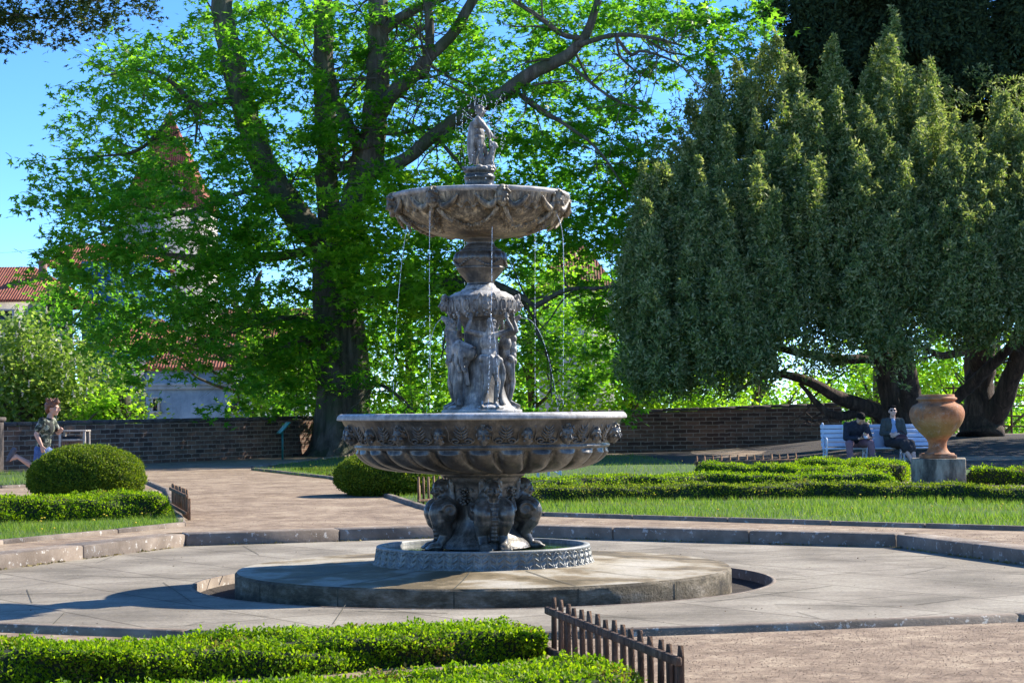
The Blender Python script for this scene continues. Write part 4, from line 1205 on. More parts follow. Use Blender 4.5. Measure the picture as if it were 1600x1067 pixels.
# trunk: fluted lower bole
tw = [(530, 712, D0), (530, 690, D0), (531, 650, D0), (534, 600, D0), (532, 555, D0), (527, 500, D0), (524, 450, D0), (524, 400, D0), (521, 350, D0)]
tr = [1.05, .92, .84, .80, .78, .76, .74, .72, .68]
q = smooth_prof([tuple(P(*p)) + (r,) for p, r in zip(tw, tr)], 7)
n = 40; th = np.linspace(0, 2 * np.pi, n, endpoint=False); V = []
for i, (x, y, z, r) in enumerate(q):
    t = i / len(q)
    ripple = 1 + (.10 * np.sin(3 * th + 1 + t * 1.2) + .06 * np.sin(7 * th + t * 2) + .03 * np.sin(17 * th + t * 5)) * (1 - .5 * t) + .18 * np.exp(-t * 16) * np.abs(np.sin(2.5 * th + .6))
    V.append(np.stack([x + r * ripple * np.cos(th), y + r * ripple * np.sin(th), np.full(n, z)], 1))
V = np.concatenate(V); i = np.arange(len(q) - 1)[:, None]; j = np.arange(n)[None, :]; a = i * n + j; b = i * n + (j + 1) % n
tb.add(V, [np.stack([a, b, b + n, a + n], -1).reshape(-1, 4)])
m2 = .0203
LB = []
def L_(pts, wpx, n=12):
    """limb given by pixel widths"""
    seed = len(LB); q = limb(tb, [(x, y, D0 + dz) for x, y, dz in pts], [w * m2 / 2 for w in wpx], n, seed); LB.append(q); return q
L_([(535, 420, 0), (505, 380, -.3), (470, 345, -.6), (430, 290, -.8), (400, 230, -1), (380, 160, -1), (362, 90, -.8), (350, 30, -.6), (343, -60, -.4)], [44, 44, 46, 42, 40, 38, 36, 34, 32])
L_([(525, 400, .2), (513, 320, .3), (512, 250, .4), (508, 180, .5), (506, 100, .6), (505, 20, .7), (503, -80, .8)], [40, 36, 36, 34, 32, 30, 28])
L_([(535, 380, -.5), (552, 320, -.8), (575, 260, -1), (585, 200, -1), (590, 130, -1.1), (592, 50, -1.2), (590, -60, -1.3)], [38, 42, 42, 40, 36, 32, 28])
L_([(575, 262, -1.1), (590, 225, -1.2), (560, 225, -1.4), (540, 190, -1.5), (525, 150, -1.5), (520, 110, -1.5)], [22, 20, 18, 18, 14, 6])
L_([(520, 255, .3), (545, 262, -.4), (562, 235, -.8), (545, 195, -1), (532, 160, -1)], [14, 20, 22, 18, 8])
L_([(570, 270, -1), (600, 262, -1.5), (640, 245, -2), (680, 210, -2.4), (725, 180, -2.8), (780, 150, -3.2), (830, 115, -3.6), (880, 90, -4), (915, 55, -4.2), (935, 0, -4.4)], [24, 22, 20, 20, 21, 22, 21, 18, 14, 10])
L_([(588, 190, -1), (610, 150, -1.4), (640, 125, -1.6), (670, 90, -1.8), (710, 50, -2), (750, -20, -2.2)], [26, 24, 22, 19, 17, 15])
L_([(640, 125, -1.6), (665, 110, -1.8), (672, 60, -1.9), (668, 0, -2)], [12, 14, 14, 13])
L_([(590, 60, -1.2), (615, 35, -1.5), (650, 15, -1.6), (700, -5, -1.8)], [16, 15, 14, 11])
L_([(915, 60, -4.2), (880, 55, -4.4), (840, 25, -4.5), (800, 0, -4.6)], [8, 8, 7, 6]); L_([(900, 72, -4.2), (960, 55, -5), (1020, 60, -5.5), (1060, 70, -5.8)], [8, 7, 5, 3])
L_([(960, 55, -5), (985, 85, -5.2), (1005, 80, -5.4), (1050, 95, -5.7), (1078, 115, -6)], [5, 5, 4, 3, 1.6]); L_([(1010, 62, -5.3), (1040, 80, -5.4), (1075, 88, -5.6)], [4, 3, 1.5]); L_([(962, 55, -5), (970, 90, -5), (1000, 120, -5.2), (985, 140, -5.3)], [4, 3.5, 2.5, 1.2])
L_([(520, 490, 0), (560, 470, -.8), (620, 455, -1.5), (690, 447, -2.2), (745, 442, -2.8), (800, 455, -3.4), (835, 478, -3.6)], [18, 19, 21, 25, 20, 10, 6])
L_([(835, 480, -3.6), (860, 465, -3.8), (890, 452, -4), (940, 450, -4.2), (990, 440, -4.4)], [9, 8, 7, 5, 3]); L_([(745, 445, -2.8), (710, 470, -3), (700, 500, -3.1), (690, 560, -3.2)], [7, 6, 4, 2])
L_([(835, 480, -3.6), (840, 520, -3.7), (858, 560, -3.8), (862, 620, -3.9)], [5, 4, 3, 1.5]); L_([(520, 385, .4), (440, 400, 1), (380, 402, 1.4), (330, 405, 1.6), (280, 400, 2), (220, 395, 2.4)], [16, 16, 15, 13, 10, 6])
L_([(380, 165, -1), (350, 158, -1.2), (325, 165, -1.3), (300, 160, -1.4), (270, 130, -1.6), (220, 110, -1.8), (160, 120, -2)], [13, 11, 10, 8, 6, 4, 2]); L_([(305, 162, -1.4), (308, 190, -1.4), (305, 225, -1.5)], [6, 5, 3])
L_([(300, 165, -1.4), (260, 195, -1.6), (215, 235, -1.8), (150, 245, -2), (80, 250, -2.2)], [7, 6, 5, 3, 1.5]); L_([(500, 520, 0), (470, 500, -1), (420, 500, -2), (360, 520, -3), (300, 540, -3.5)], [12, 10, 8, 5, 2])
L_([(500, 555, 0), (478, 530, -1), (450, 540, -1.4), (400, 560, -2)], [12, 12, 8, 3]); L_([(586, 205, -1), (620, 210, -1.6), (660, 200, -2), (700, 215, -2.3)], [7, 7, 5, 3]); L_([(430, 290, -.8), (380, 300, -1.4), (300, 330, -2), (200, 350, -2.6), (120, 380, -3)], [9, 8, 7, 5, 2])
L_([(560, 610, -.2), (590, 600, -1), (625, 620, -1.6), (645, 640, -2)], [6, 6, 4, 2]); L_([(512, 130, .5), (470, 90, .6), (430, 60, .8), (400, 20, 1)], [7, 6, 4, 3])
L_([(680, 212, -2.4), (720, 260, -2.6), (745, 300, -2.8), (760, 360, -3)], [6, 5, 4, 2]); L_([(800, 140, -3.3), (860, 180, -4), (930, 230, -4.6), (980, 300, -5)], [7, 6, 4, 2]); L_([(880, 92, -4), (950, 150, -4.8), (1000, 170, -5)], [5, 4, 2])
er = []
for q in LB:
    for _ in range(7):
        k = rr.integers(len(q) // 3, len(q)); s = q[k]
        grow(tb, s[:3], rr.normal(size=3) + np.array([0, 0, .1]), rr.uniform(1.2, 2.6), min(s[3] * .5, .05), 1, rr, er)
tb.build("trunk", M['bark'], tree, smooth=True).location = -tree.location
rows = ["000001467766777777778887",
        "000367766656777766655554",
        "002688776665567787543210",
        "003676686655667788653000",
        "015676577655677788886200",
        "245666676656777788997100",
        "038899988768877788995000",
        "047999999988887778888500"[:24],
        "023579999998776665567300",
        "001469999986666555665200",
        "001467899965555544443000",
        "000231368826544432321000",
        "000000256504432211110000"]
dm = lambda px, py: D0 + .6 - 2.0 * abs(px - 530) / 500 - 3.0 * sstep(230, 330, py) * (1 - sstep(330, 470, px))
cs = clumps_from_grid(rows, 0, 0, 50, 1.08, dm, lambda px, py: 3.6, rr)
up_ = clumps_from_grid(["0000014777777777777766540"] * 3, 0, -150, 50, .25, dm, lambda a, b: 4, rr)
cr = MB()
spray(cr, np.concatenate([cs, up_]), 44, .60, .20, .18, MAPLE, rr)
# bright sprays hanging in front of the trunk
fr_ = ["0000145321", "0013566663", "0146776774", "0035677763", "0012456630", "0001135420"]
cs2 = clumps_from_grid(fr_, 380, 260, 40, .45, lambda a, b: D0 - 3.5, lambda a, b: 1.3, rr)
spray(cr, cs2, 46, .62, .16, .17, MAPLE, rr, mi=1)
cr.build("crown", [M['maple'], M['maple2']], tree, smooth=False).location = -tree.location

M['shadedmaple'] = leaf_mat("shade-darkened maple leaf", (.02, .045, .012), (.04, .075, .018), (.07, .11, .025), .22, .5, 1.4, .2)  # maple leaf darkened: the hanging branch's shade is put into its colour
# ---- branch of a tree outside the frame, top left
t2 = empty("maple_branch_tree", (-19.5, 42, gz(-19.5, 42)), "maple outside the frame whose dark leafy branch hangs into the top left corner", "tree")
tb = MB(); rr = np.random.default_rng(5)
tube(tb, [(-19.5, 42, 0), (-19.3, 42, 4), (-18.8, 42, 8), (-18.5, 42, 12)], [.5, .42, .35, .2], 14)
tube(tb, [(-19.0, 42, 6.5), tuple(P(-250, -60, 42)), tuple(P(-100, 0, 42)), tuple(P(0, 20, 42)), tuple(P(90, 30, 42)), tuple(P(150, 20, 42))], [.25, .14, .08, .04, .02, .008], 8, smooth=4)
tube(tb, [tuple(P(-100, 0, 42)), tuple(P(0, -10, 41)), tuple(P(100, -10, 41)), tuple(P(160, 5, 41))], [.06, .04, .02, .008], 8, smooth=4)
tb.build("trunk", M['bark'], t2, smooth=True).location = -t2.location
rows = ["99999999998730", "99999999998762", "99999999887764", "88888777776431", "65764345431000", "10321001000000"]
cs = clumps_from_grid(rows, -120, -55, 26, .42, lambda a, b: 42, lambda a, b: 1.2, rr)
cs = cs[cs[:, 0] < 100]
c2 = MB(); spray(c2, cs, 32, .30, .25, .105, MAPLE, rr); c2.build("crown", M['shadedmaple'], t2).location = -t2.location

M['blossom'] = simple("cream blossom", (.55, .48, .38), (.75, .70, .62), 9, .8, 0)
# ---- background trees beyond the wall
def back_tree(x, y, rows, x0, y0, cell, d, spr, label, mat, leaf=.17, k=.7, per=44, cr_=.75, seed=0, name="garden_tree", blossom=False):
    rr = np.random.default_rng(seed)
    b = P(x, y, d); base = Vector((b.x, d, gz_all(b.x, d)))
    t = empty(name, base, label, "tree", "leafy trees beyond the garden wall")
    cs = clumps_from_grid(rows, x0, y0, cell, k, lambda a, c: d, lambda a, c: spr, rr)
    m = MB(); spray(m, cs, per, cr_, .35, leaf, KITE, rr, upb=.7); m.build("crown", mat, t).location = -base
    if blossom:
        bm_ = MB()
        for c in cs[rr.uniform(size=len(cs)) < .55]:
            p0 = c + rr.normal(size=3) * np.array([.5, .3, .3]) + np.array([0, -.35, .25])
            for kk in range(14): ellipsoid(bm_, p0 + np.array([rr.normal() * .035 * (1 - kk / 16), rr.normal() * .035 * (1 - kk / 16), kk * .017]), rr.uniform(.014, .026), nu=5, nv=4)
        bm_.build("blossom", M['blossom'], t).location = -base
    tb = MB(); tube(tb, [tuple(base), (base.x + .1, d, base.z + 2), (base.x, d, cs[:, 2].mean()), (base.x + .2, d, cs[:, 2].max() - .5)], [.28, .22, .15, .03], 10, smooth=3)
    for _ in range(16):
        c = cs[rr.integers(len(cs))]; s = np.array([base.x, d, max(base.z + 1.5, c[2] - 2.0)]); tube(tb, [s, (s + c) / 2 + rr.normal(size=3) * .3, c], [.09, .05, .015], 6, smooth=3)
    tb.build("trunk", M['bark'], t, smooth=True).location = -base
    return t
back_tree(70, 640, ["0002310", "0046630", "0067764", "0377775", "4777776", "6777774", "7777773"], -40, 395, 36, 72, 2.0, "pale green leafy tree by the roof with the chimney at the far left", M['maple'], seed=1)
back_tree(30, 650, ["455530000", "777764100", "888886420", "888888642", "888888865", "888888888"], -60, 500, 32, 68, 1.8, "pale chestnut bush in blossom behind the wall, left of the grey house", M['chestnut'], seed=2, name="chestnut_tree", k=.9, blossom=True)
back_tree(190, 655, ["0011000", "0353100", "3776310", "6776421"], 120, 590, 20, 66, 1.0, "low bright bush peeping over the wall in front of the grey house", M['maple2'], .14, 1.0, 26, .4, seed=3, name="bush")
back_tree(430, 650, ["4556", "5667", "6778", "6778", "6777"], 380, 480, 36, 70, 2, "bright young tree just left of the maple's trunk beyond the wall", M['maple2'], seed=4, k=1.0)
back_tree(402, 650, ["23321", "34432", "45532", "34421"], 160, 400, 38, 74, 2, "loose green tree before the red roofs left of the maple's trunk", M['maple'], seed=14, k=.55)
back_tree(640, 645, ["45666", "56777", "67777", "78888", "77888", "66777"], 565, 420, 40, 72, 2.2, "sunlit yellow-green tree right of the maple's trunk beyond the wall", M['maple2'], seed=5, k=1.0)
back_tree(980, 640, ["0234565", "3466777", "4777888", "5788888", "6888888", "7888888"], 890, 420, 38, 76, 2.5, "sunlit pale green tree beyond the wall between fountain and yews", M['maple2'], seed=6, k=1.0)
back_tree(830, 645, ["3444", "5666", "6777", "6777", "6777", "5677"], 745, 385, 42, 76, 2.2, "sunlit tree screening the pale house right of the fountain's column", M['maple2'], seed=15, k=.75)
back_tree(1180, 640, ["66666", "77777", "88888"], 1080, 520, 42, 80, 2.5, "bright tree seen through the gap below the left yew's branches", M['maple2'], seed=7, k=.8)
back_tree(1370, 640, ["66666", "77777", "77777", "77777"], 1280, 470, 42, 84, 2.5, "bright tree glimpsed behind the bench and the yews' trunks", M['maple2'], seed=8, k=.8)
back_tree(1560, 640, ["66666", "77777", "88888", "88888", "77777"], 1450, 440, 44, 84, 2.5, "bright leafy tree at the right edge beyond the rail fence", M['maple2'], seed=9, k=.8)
# a far wood that closes the view over the valley
rr = np.random.default_rng(3); m = MB()
cs = np.stack([rng.uniform(-75, 90, 2600), rng.uniform(170, 190, 2600), rng.uniform(-6, 0, 2600)], 1); cs[:, 2] += 4.5 + 2 * np.sin(cs[:, 0] * .21) + 1.2 * np.sin(cs[:, 0] * .63)
spray(m, cs, 26, 1.3, .5, .42, KITE, rr, upb=.6)
tag(m.build("distant_wood", M['maple']), "distant green wood across the valley", "wood", kind="stuff")
# ------------------------------------------------------------------ yews with hanging shoots and pointed plumes
M['yewtip'] = leaf_mat("new yew growth", (.15, .20, .08), (.28, .32, .14), (.45, .45, .24), .45, .6, 1.4, .25)
M['yewdarktip'] = leaf_mat("conifer tips", (.02, .036, .016), (.035, .055, .022), (.06, .085, .03), .2, .7, 1.2, .15)
SHOOT = ([(0, 0, 0), (.17, .5, .05), (0, 1, 0), (-.17, .5, .05)], [[(0, 1, 2, 3)]])
def tufts(ctr, axis, size, m, rr, leaf):
    """N upswept tufts of m shoots each; returns pos, along, normal, size, tipflag"""
    N = len(ctr); axis = unit(axis)
    s = rr.uniform(0, 1, (N, m)) ** .8; a = rr.uniform(0, 2 * np.pi, (N, m))
    Mx = frames(axis)   # columns x, y, z=axis
    rad = .48 * (1 - s) ** .8 * rr.uniform(.5, 1.1, (N, m)) + .02
    loc = np.stack([rad * np.cos(a), rad * np.sin(a), s * 1.25 - .45], -1) * np.asarray(size)[:, None, None]
    pos = np.einsum('nij,nkj->nki', Mx, loc) + ctr[:, None, :]
    al = np.stack([np.cos(a) * .75, np.sin(a) * .75, np.full_like(a, .55) - (1 - s) * .9 * (rr.uniform(size=(N, m)) < .6)], -1)
    al = np.einsum('nij,nkj->nki', Mx, al) + rr.normal(size=(N, m, 3)) * .25
    nr = np.einsum('nij,nkj->nki', Mx, np.stack([np.cos(a), np.sin(a), np.full_like(a, .5)], -1)) + rr.normal(size=(N, m, 3)) * .45
    f = lambda q: q.reshape(-1, 3)
    return f(pos), f(al), f(nr), (leaf * rr.uniform(.6, 1.3, (N, m))).ravel(), (s > .5).ravel() & (rr.uniform(size=N * m) < .7)
def plume_tufts(tip, r, L, rr):
    n = int(58 * (r * L)) + 8
    t = rr.uniform(0, 1, n) ** .62; t[0] = 0.02; a = rr.uniform(0, 2 * np.pi, n)
    rad = r * t ** .85 * rr.uniform(.70, 1.05, n)
    o = np.stack([np.cos(a), np.sin(a), np.zeros(n)], 1)
    lean = np.array([rr.uniform(-.18, .18), rr.uniform(-.1, .1), 0]) * L
    c = np.array(tip) + o * rad[:, None] + lean * t[:, None] + np.stack([np.zeros(n), np.zeros(n), -L * t], 1)
    ax = o * (.25 + .5 * t[:, None]) + np.array([0, 0, 1.0]) + rr.normal(size=(n, 3)) * .22
    return c, ax, (.20 + .26 * t) * rr.uniform(.75, 1.3, n)
def yew(base, label, plumes, skirts, limbs, mat='yew', leaf=.14, seed=0, cat="tree", tmpl=SHOOT, dens=1.0, per=34, name="yew_tree"):
    """plumes: (px, py, depth, radius m, length m); skirts: grid rows for the hanging lower mass"""
    rr = np.random.default_rng(seed)
    t = empty(name, base, label, cat)
    Cc, Ax, Sz = [], [], []
    for (px, py, d, r, L) in plumes:
        c, ax, sz = plume_tufts(P(px, py, d), r, L * dens, rr); Cc.append(c); Ax.append(ax); Sz.append(sz)
    for (rows, x0, y0, cell, k, d, spr) in skirts:
        c = clumps_from_grid(rows, x0, y0, cell, k * 3.0, d if callable(d) else (lambda a, c_, d=d: d), lambda a, c_: spr, rr)
        N = len(c); Cc.append(c); Ax.append(rr.normal(size=(N, 3)) * .5 + np.array([0, -.30, 0]) + np.array([0, 0, 1]) * np.clip((c[:, 2:3] - 5) * .22, -.9, .5)); Sz.append(rr.uniform(.32, .6, N))
    m = MB(); po, al, nr, sz, tf = tufts(np.concatenate(Cc), np.concatenate(Ax), np.concatenate(Sz), per, rr, leaf)
    for fl, mi in ((~tf, 0), (tf, 1)): scatter(m, tmpl[0], tmpl[1], po[fl], frames(nr[fl], al[fl]), sz[fl], mi)
    m.build("crown", [M[mat], M[mat + 'tip']], t).location = -t.location
    tb = MB()
    for pts, w in limbs: 
        ww = [P(*p) for p in pts]; q = smooth_prof([tuple(a) + (r,) for a, r in zip(ww, w)], 5); q[:, :3] += rr.normal(size=(len(q), 3)) * q[:, 3:4] * .08
        tube(tb, q[:, :3], np.maximum(q[:, 3], .01), 14)
        for _ in range(5):
            k = rr.integers(len(q) // 2, len(q)); e = []; grow(tb, q[k, :3], rr.normal(size=3), rr.uniform(.6, 1.6), min(.04, q[k, 3] * .4), 1, rr, e)
    tb.build("trunk", M['bark2'], t, smooth=True).location = -t.location
    return t
Yd = 54
def ydep(py): return 50.0 + 7.5 * min(max((540 - py) / 520, 0), 1) ** 1.0
def PL(L, d0, r, ln, jit=1.5, seed=1):
    q = random.Random(seed); return [(x, y, ydep(y) + (0 if len(e) < 1 else e[0] * .5), r * q.uniform(.8, 1.25), ln * q.uniform(.8, 1.3)) for x, y, *e in L]
left_pl = PL([(1110, 85, 2), (1150, 100, 2), (1080, 155, 2), (1195, 70, 1), (1212, 55, 0), (1235, 90), (1170, 120, 1), (1050, 290, 1), (1030, 300, 1), (1075, 225, 1), (1100, 180, 1), (1140, 200), (1180, 180), (1225, 150), (1255, 150, -1),
              (1270, 165, -1), (1210, 200, -1), (1185, 240, -1.5), (1240, 220, -1.5), (1300, 62, 1.5), (1304, 145, .5), (1325, 205, 0), (1310, 145, -.5), (1352, 175, -1), (1280, 250, -2), (1265, 270, -2), (1180, 268, -2.5), (1212, 300, -2.5),
              (1100, 300, -1), (1060, 340, 0), (1025, 350, 0), (1005, 400, .5), (1130, 310, -1.5), (1150, 260, -1), (1020, 280, .5), (1270, 260, -2.6), (1335, 225, -1.5), (1380, 200, -1), (1120, 135, .5), (1090, 250, -.5)], 54, .60, 3.0)
q = random.Random(4)
for _ in range(72):
    xx_ = q.uniform(1000, 1400); yy_ = q.uniform(250, 470 if xx_ < 1190 else 430); left_pl.append((xx_, yy_, ydep(yy_) + q.uniform(-.5, .5), q.uniform(.48, .74), q.uniform(1.9, 3.0)))
sk = (["000002320000000", "000034543210000", "001345554433220", "002455555554433", "014566666655544", "025666666666555", "036777777777666", "146777777777777", "146777777777777", "146777777777766", "135777777777776", "125677777666665", "125666665544444", "113455554433444", "001223332211233", "000010000000011", "000000000000000"], 960, 80, 33, .50, lambda a, b: ydep(b) + 3.2 - 1.8 * sstep(400, 560, b), 1.1)
yb = P(1425, 690, 55); yb.z = gz(yb.x, 55)
yew(yb, "broad yew drooping over the wall, its trunk behind the seated woman", left_pl, [sk],
    [([(1428, 700, 55), (1427, 650, 55), (1422, 610, 54.6), (1412, 560, 54), (1395, 510, 53.5), (1380, 440, 53.5), (1360, 340, 56), (1340, 240, 58.5), (1325, 200, 60)], [.42, .36, .30, .27, .25, .22, .18, .12, .05]),
     ([(1405, 690, 56), (1395, 640, 56), (1380, 560, 56), (1350, 500, 56), (1290, 440, 56), (1230, 330, 57), (1200, 220, 60)], [.35, .33, .28, .24, .2, .14, .05]),
     ([(1400, 665, 56), (1360, 640, 55.5), (1320, 625, 55), (1290, 610, 54.6), (1240, 588, 54.2), (1190, 590, 54), (1130, 625, 54)], [.22, .22, .20, .16, .12, .07, .02]),
     ([(1360, 640, 55.5), (1300, 648, 55), (1250, 600, 54.5)], [.16, .12, .05]), ([(1380, 560, 56), (1300, 560, 55), (1200, 540, 54.4), (1100, 520, 54.2)], [.16, .13, .09, .03])], seed=21)
right_pl = PL([(1395, 12, 1.5), (1390, 60, 0), (1372, 75, .5), (1420, 110, 0), (1455, 95, .5), (1450, 140, -.5), (1385, 130, 0), (1440, 190, -1.5), (1490, 180, -1), (1515, 195, -1), (1560, 145, -.5), (1568, 150, -1), (1590, 180, -1),
               (1435, 195, -2), (1530, 230, -1.5), (1480, 240, -2), (1418, 252, -2), (1412, 258, -2.6), (1555, 200, -1), (1600, 200, -1), (1345, 150, .5), (1360, 180, -.5), (1620, 170, 0), (1350, 238, -2.6)], 53, .62, 3.1, seed=5)
q = random.Random(6)
for _ in range(58):
    yy_ = q.uniform(230, 400); right_pl.append((q.uniform(1370, 1640), yy_, ydep(yy_) - .6 + q.uniform(-.5, .5), q.uniform(.48, .74), q.uniform(1.9, 3.0)))
sk2 = (["01333333333", "12444444444", "24555555555", "35666666666", "46777777777", "46777777777", "46777777777", "46777777777", "46777777777", "35677777777", "34566666666", "23444433444", "01221111233", "00000000001"], 1340, 120, 32, .50, lambda a, b: ydep(b) + 3.0 - 1.8 * sstep(360, 520, b), 1.1)
yb2 = P(1532, 679, 60); yb2.z = gz(yb2.x, 60)
yew(yb2, "tall yew at the right edge with forked dark trunk behind the terracotta urn", right_pl, [sk2],
    [([(1530, 684, 60), (1530, 640, 60), (1533, 580, 60), (1535, 520, 59), (1530, 440, 57), (1500, 320, 57), (1450, 240, 60)], [.75, .50, .42, .38, .3, .18, .05]),
     ([(1533, 668, 60), (1560, 640, 59.6), (1580, 590, 59), (1600, 535, 58.5), (1630, 440, 58), (1660, 300, 57)], [.45, .36, .30, .28, .22, .1]),
     ([(1480, 640, 56), (1500, 618, 56), (1530, 590, 55.5), (1560, 560, 55), (1582, 535, 54.5), (1600, 480, 54), (1610, 380, 56)], [.12, .17, .17, .15, .12, .1, .03]),
     ([(1535, 530, 59), (1505, 548, 58), (1470, 555, 57), (1440, 540, 56)], [.16, .14, .1, .04])], seed=22)
dark_pl = [(q.uniform(1235, 1660), q.uniform(-160, 130), 63 + q.uniform(-2, 2), q.uniform(.7, 1.1), q.uniform(2.4, 3.6)) for _ in range(75)]
sk3 = (["034446666666", "045667777777", "045777777777", "005777777777", "005677777777", "005677777777", "004677777777", "003577777777"], 1220, -40, 40, .40, 65, 2.5)
yb3 = P(1530, 660, 66); yb3.z = gz(yb3.x, 66)
yew(yb3, "nearly black tall conifer rising behind the two yews in the top right corner", dark_pl, [sk3],
    [([(1532, 672, 66), (1525, 500, 66), (1500, 300, 66), (1480, 100, 66), (1480, -100, 66)], [.5, .42, .34, .25, .1])], 'yewdark', .20, seed=23, name="conifer_tree", dens=.8)
# ------------------------------------------------------------------ garden walls
def quad_uv(me_obj, uvs):
    me = me_obj.data; uv = me.uv_layers.new(name="UVMap"); uv.data.foreach_set("uv", np.array(uvs, np.float32).ravel())
def wall_run(name, pts, label, thick=.4, cop=.10):
    """pts: (x, y, top z, base z) along the wall; brick face with running-metre UVs, stone coping with irregular blocks"""
    root = empty(name, (pts[0][0], pts[0][1], pts[0][3]), label, "wall")
    mb = MB(); uvs = []; s = 0
    rs = random.Random(4)
    for i in range(len(pts) - 1):
        a, b = pts[i], pts[i + 1]; d = Vector((b[0] - a[0], b[1] - a[1])); L = d.length; t = d / L; nrm = Vector((-t.y, t.x)) * thick
        za, zb = a[2] - cop, b[2] - cop
        A0, A1, B0, B1 = (a[0], a[1], a[3] - .3), (a[0], a[1], za), (b[0], b[1], b[3] - .3), (b[0], b[1], zb)
        A2, B2 = (a[0] + nrm.x, a[1] + nrm.y, za), (b[0] + nrm.x, b[1] + nrm.y, zb); A3, B3 = (A2[0], A2[1], -4), (B2[0], B2[1], -4)
        for qd, u in (((A0, B0, B1, A1), ((s, A0[2]), (s + L, B0[2]), (s + L, B1[2]), (s, A1[2]))), ((A1, B1, B2, A2), ((s, 0), (s + L, 0), (s + L, thick), (s, thick))), ((A2, B2, B3, A3), ((s, A2[2]), (s + L, B2[2]), (s + L, -4), (s, -4)))):
            mb.add(qd, [np.array((0, 1, 2, 3))]); uvs += list(u)
        s += L
    for k, e in ((0, 1), (-1, -1)):
        a, b = pts[k], pts[k + e]; d = Vector((b[0] - a[0], b[1] - a[1])).normalized() * e; nrm = Vector((-d.y, d.x)) * thick
        mb.add([(a[0], a[1], -1), (a[0], a[1], a[2] - cop), (a[0] + nrm.x, a[1] + nrm.y, a[2] - cop), (a[0] + nrm.x, a[1] + nrm.y, -1)], [np.array((0, 1, 2, 3))]); uvs += [(0, -1), (0, 1), (thick, 1), (thick, -1)]
    o = mb.build("brickwork", M['brick'], root); quad_uv(o, uvs); o.location = -root.location
    mb = MB()
    for i in range(len(pts) - 1):
        a, b = Vector(pts[i][:3]), Vector(pts[i + 1][:3]); L = (b - a).length; n = max(1, round(L / .62)); t = (b - a) / L; nr = Vector((-t.y, t.x, 0)).normalized()
        for k in range(n):
            c = a + t * L * (k + .5) / n + nr * (thick / 2) + Vector((0, 0, -cop / 2 + rs.uniform(-.004, .012)))
            e = (t).to_track_quat('X', 'Z').to_matrix() @ Euler((rs.uniform(-.02, .02), rs.uniform(-.012, .012), rs.uniform(-.01, .01))).to_matrix()
            box(mb, c, (L / n - rs.uniform(.006, .02), thick + .09 + rs.uniform(-.02, .02), cop), rot=e, bev=.018)
    o = mb.build("coping", M['coping'], root); o.location = -root.location
    return root
def wp(px, ytop, d):
    t = P(px, ytop, d); return (t.x, t.y, t.z, gz(t.x, t.y))
wall_run("brick_wall", [wp(-420, 671, 35.5), wp(0, 660.5, 49), wp(120, 657.5, 51.5), wp(240, 655, 54.5), wp(360, 652.5, 58), wp(500, 649.5, 63.0), wp(560, 648, 63.2)], "long dark brick wall on the left, running behind the runner and the green sign to the maple")
wall_run("brick_wall", [wp(560, 648, 63.3), wp(780, 644, 62.2), wp(980, 640.5, 61.5), wp(1120, 636, 61.8), wp(1315, 629, 63.5)], "dark brick wall right of the fountain, half under the yew's hanging boughs")
pb = P(0, 660, 46.6); mb = MB(); box(mb, (0, 0, .60), (.5, .5, 1.3), bev=.02); box(mb, (0, 0, 1.27), (.6, .6, .1), bev=.02)
o = mb.build("wall_pier", M['coping']); o.location = (P(-8, 660, 46.4).x - .1, 46.4, UP); tag(o, "dark stone pier of the wall at the very left edge", "pier")

# ------------------------------------------------------------------ picket fences
def fence(a, b, n, h, label, rails=(.12, .72), pw=.035, mat='wood', lean=(0, 0), za=None, group="low wooden picket fences at the hedge ends"):
    a, b = Vector(a), Vector(b); root = empty("picket_fence", a, label, "fence", group)
    d = b - a; L = d.length; t = d.normalized(); rz = math.atan2(t.y, t.x)
    rs = random.Random(int(a.x * 100)); sl = d.z / L
    for k in range(n):
        mb = MB(); c = d * (k / (n - 1)); hh = h * rs.uniform(.97, 1.03); w = pw
        pr = [(-w / 2, 0), (w / 2, 0), (w / 2, hh - w * 1.3), (w * .16, hh), (-w * .16, hh), (-w / 2, hh - w * 1.3)]
        v = [(x, -.011, z) for x, z in pr] + [(x, .011, z) for x, z in pr]
        f = [np.array((0, 1, 2, 3, 4, 5)), np.array((11, 10, 9, 8, 7, 6))] + [np.array((i, i + 6, (i + 1) % 6 + 6, (i + 1) % 6)) for i in range(6)]
        R3 = Matrix.Rotation(rz, 3, 'Z') @ Euler((rs.uniform(-.02, .02), rs.uniform(-.03, .03) , 0)).to_matrix()
        mb.add(np.array(v) @ np.array(R3).T + np.array(c), f); mb.build("picket", M[mat], root)
    for fr in rails:
        mb = MB(); c = d * .5 + Vector((0, 0, h * fr)) + Vector((t.y, -t.x, 0)).normalized() * .0265
        box(mb, c, (L + .12, .03, .042), rot=t.to_track_quat('X', 'Z').to_matrix(), bev=.005); mb.build("rail", M[mat], root)
    for s in (0.06, .94):
        mb = MB(); c = d * s; box(mb, c + Vector((-t.y, t.x, 0)) * .03 + Vector((0, 0, h * .25)), (.04, .035, h * .9), rz, bev=.004); mb.build("stake", M[mat], root)
    return root
z0 = -.035
p1 = P(866, 1030, 11.55); p2 = P(1064, 1100, 9.38)
M['darkwood'] = bark_mat("dark stained picket", (.07, .04, .024), (.16, .095, .058), (.28, .18, .12), 7)
fence((p1.x, 11.55, z0 + .02), (p2.x, 9.38, z0), 16, .345, "dark brown picket fence in the right foreground beside the nearest hedges", rails=(.12, .80), pw=.042, mat='darkwood')
pa, pb_ = G(268, 782, UP), G(294, 812, UP)
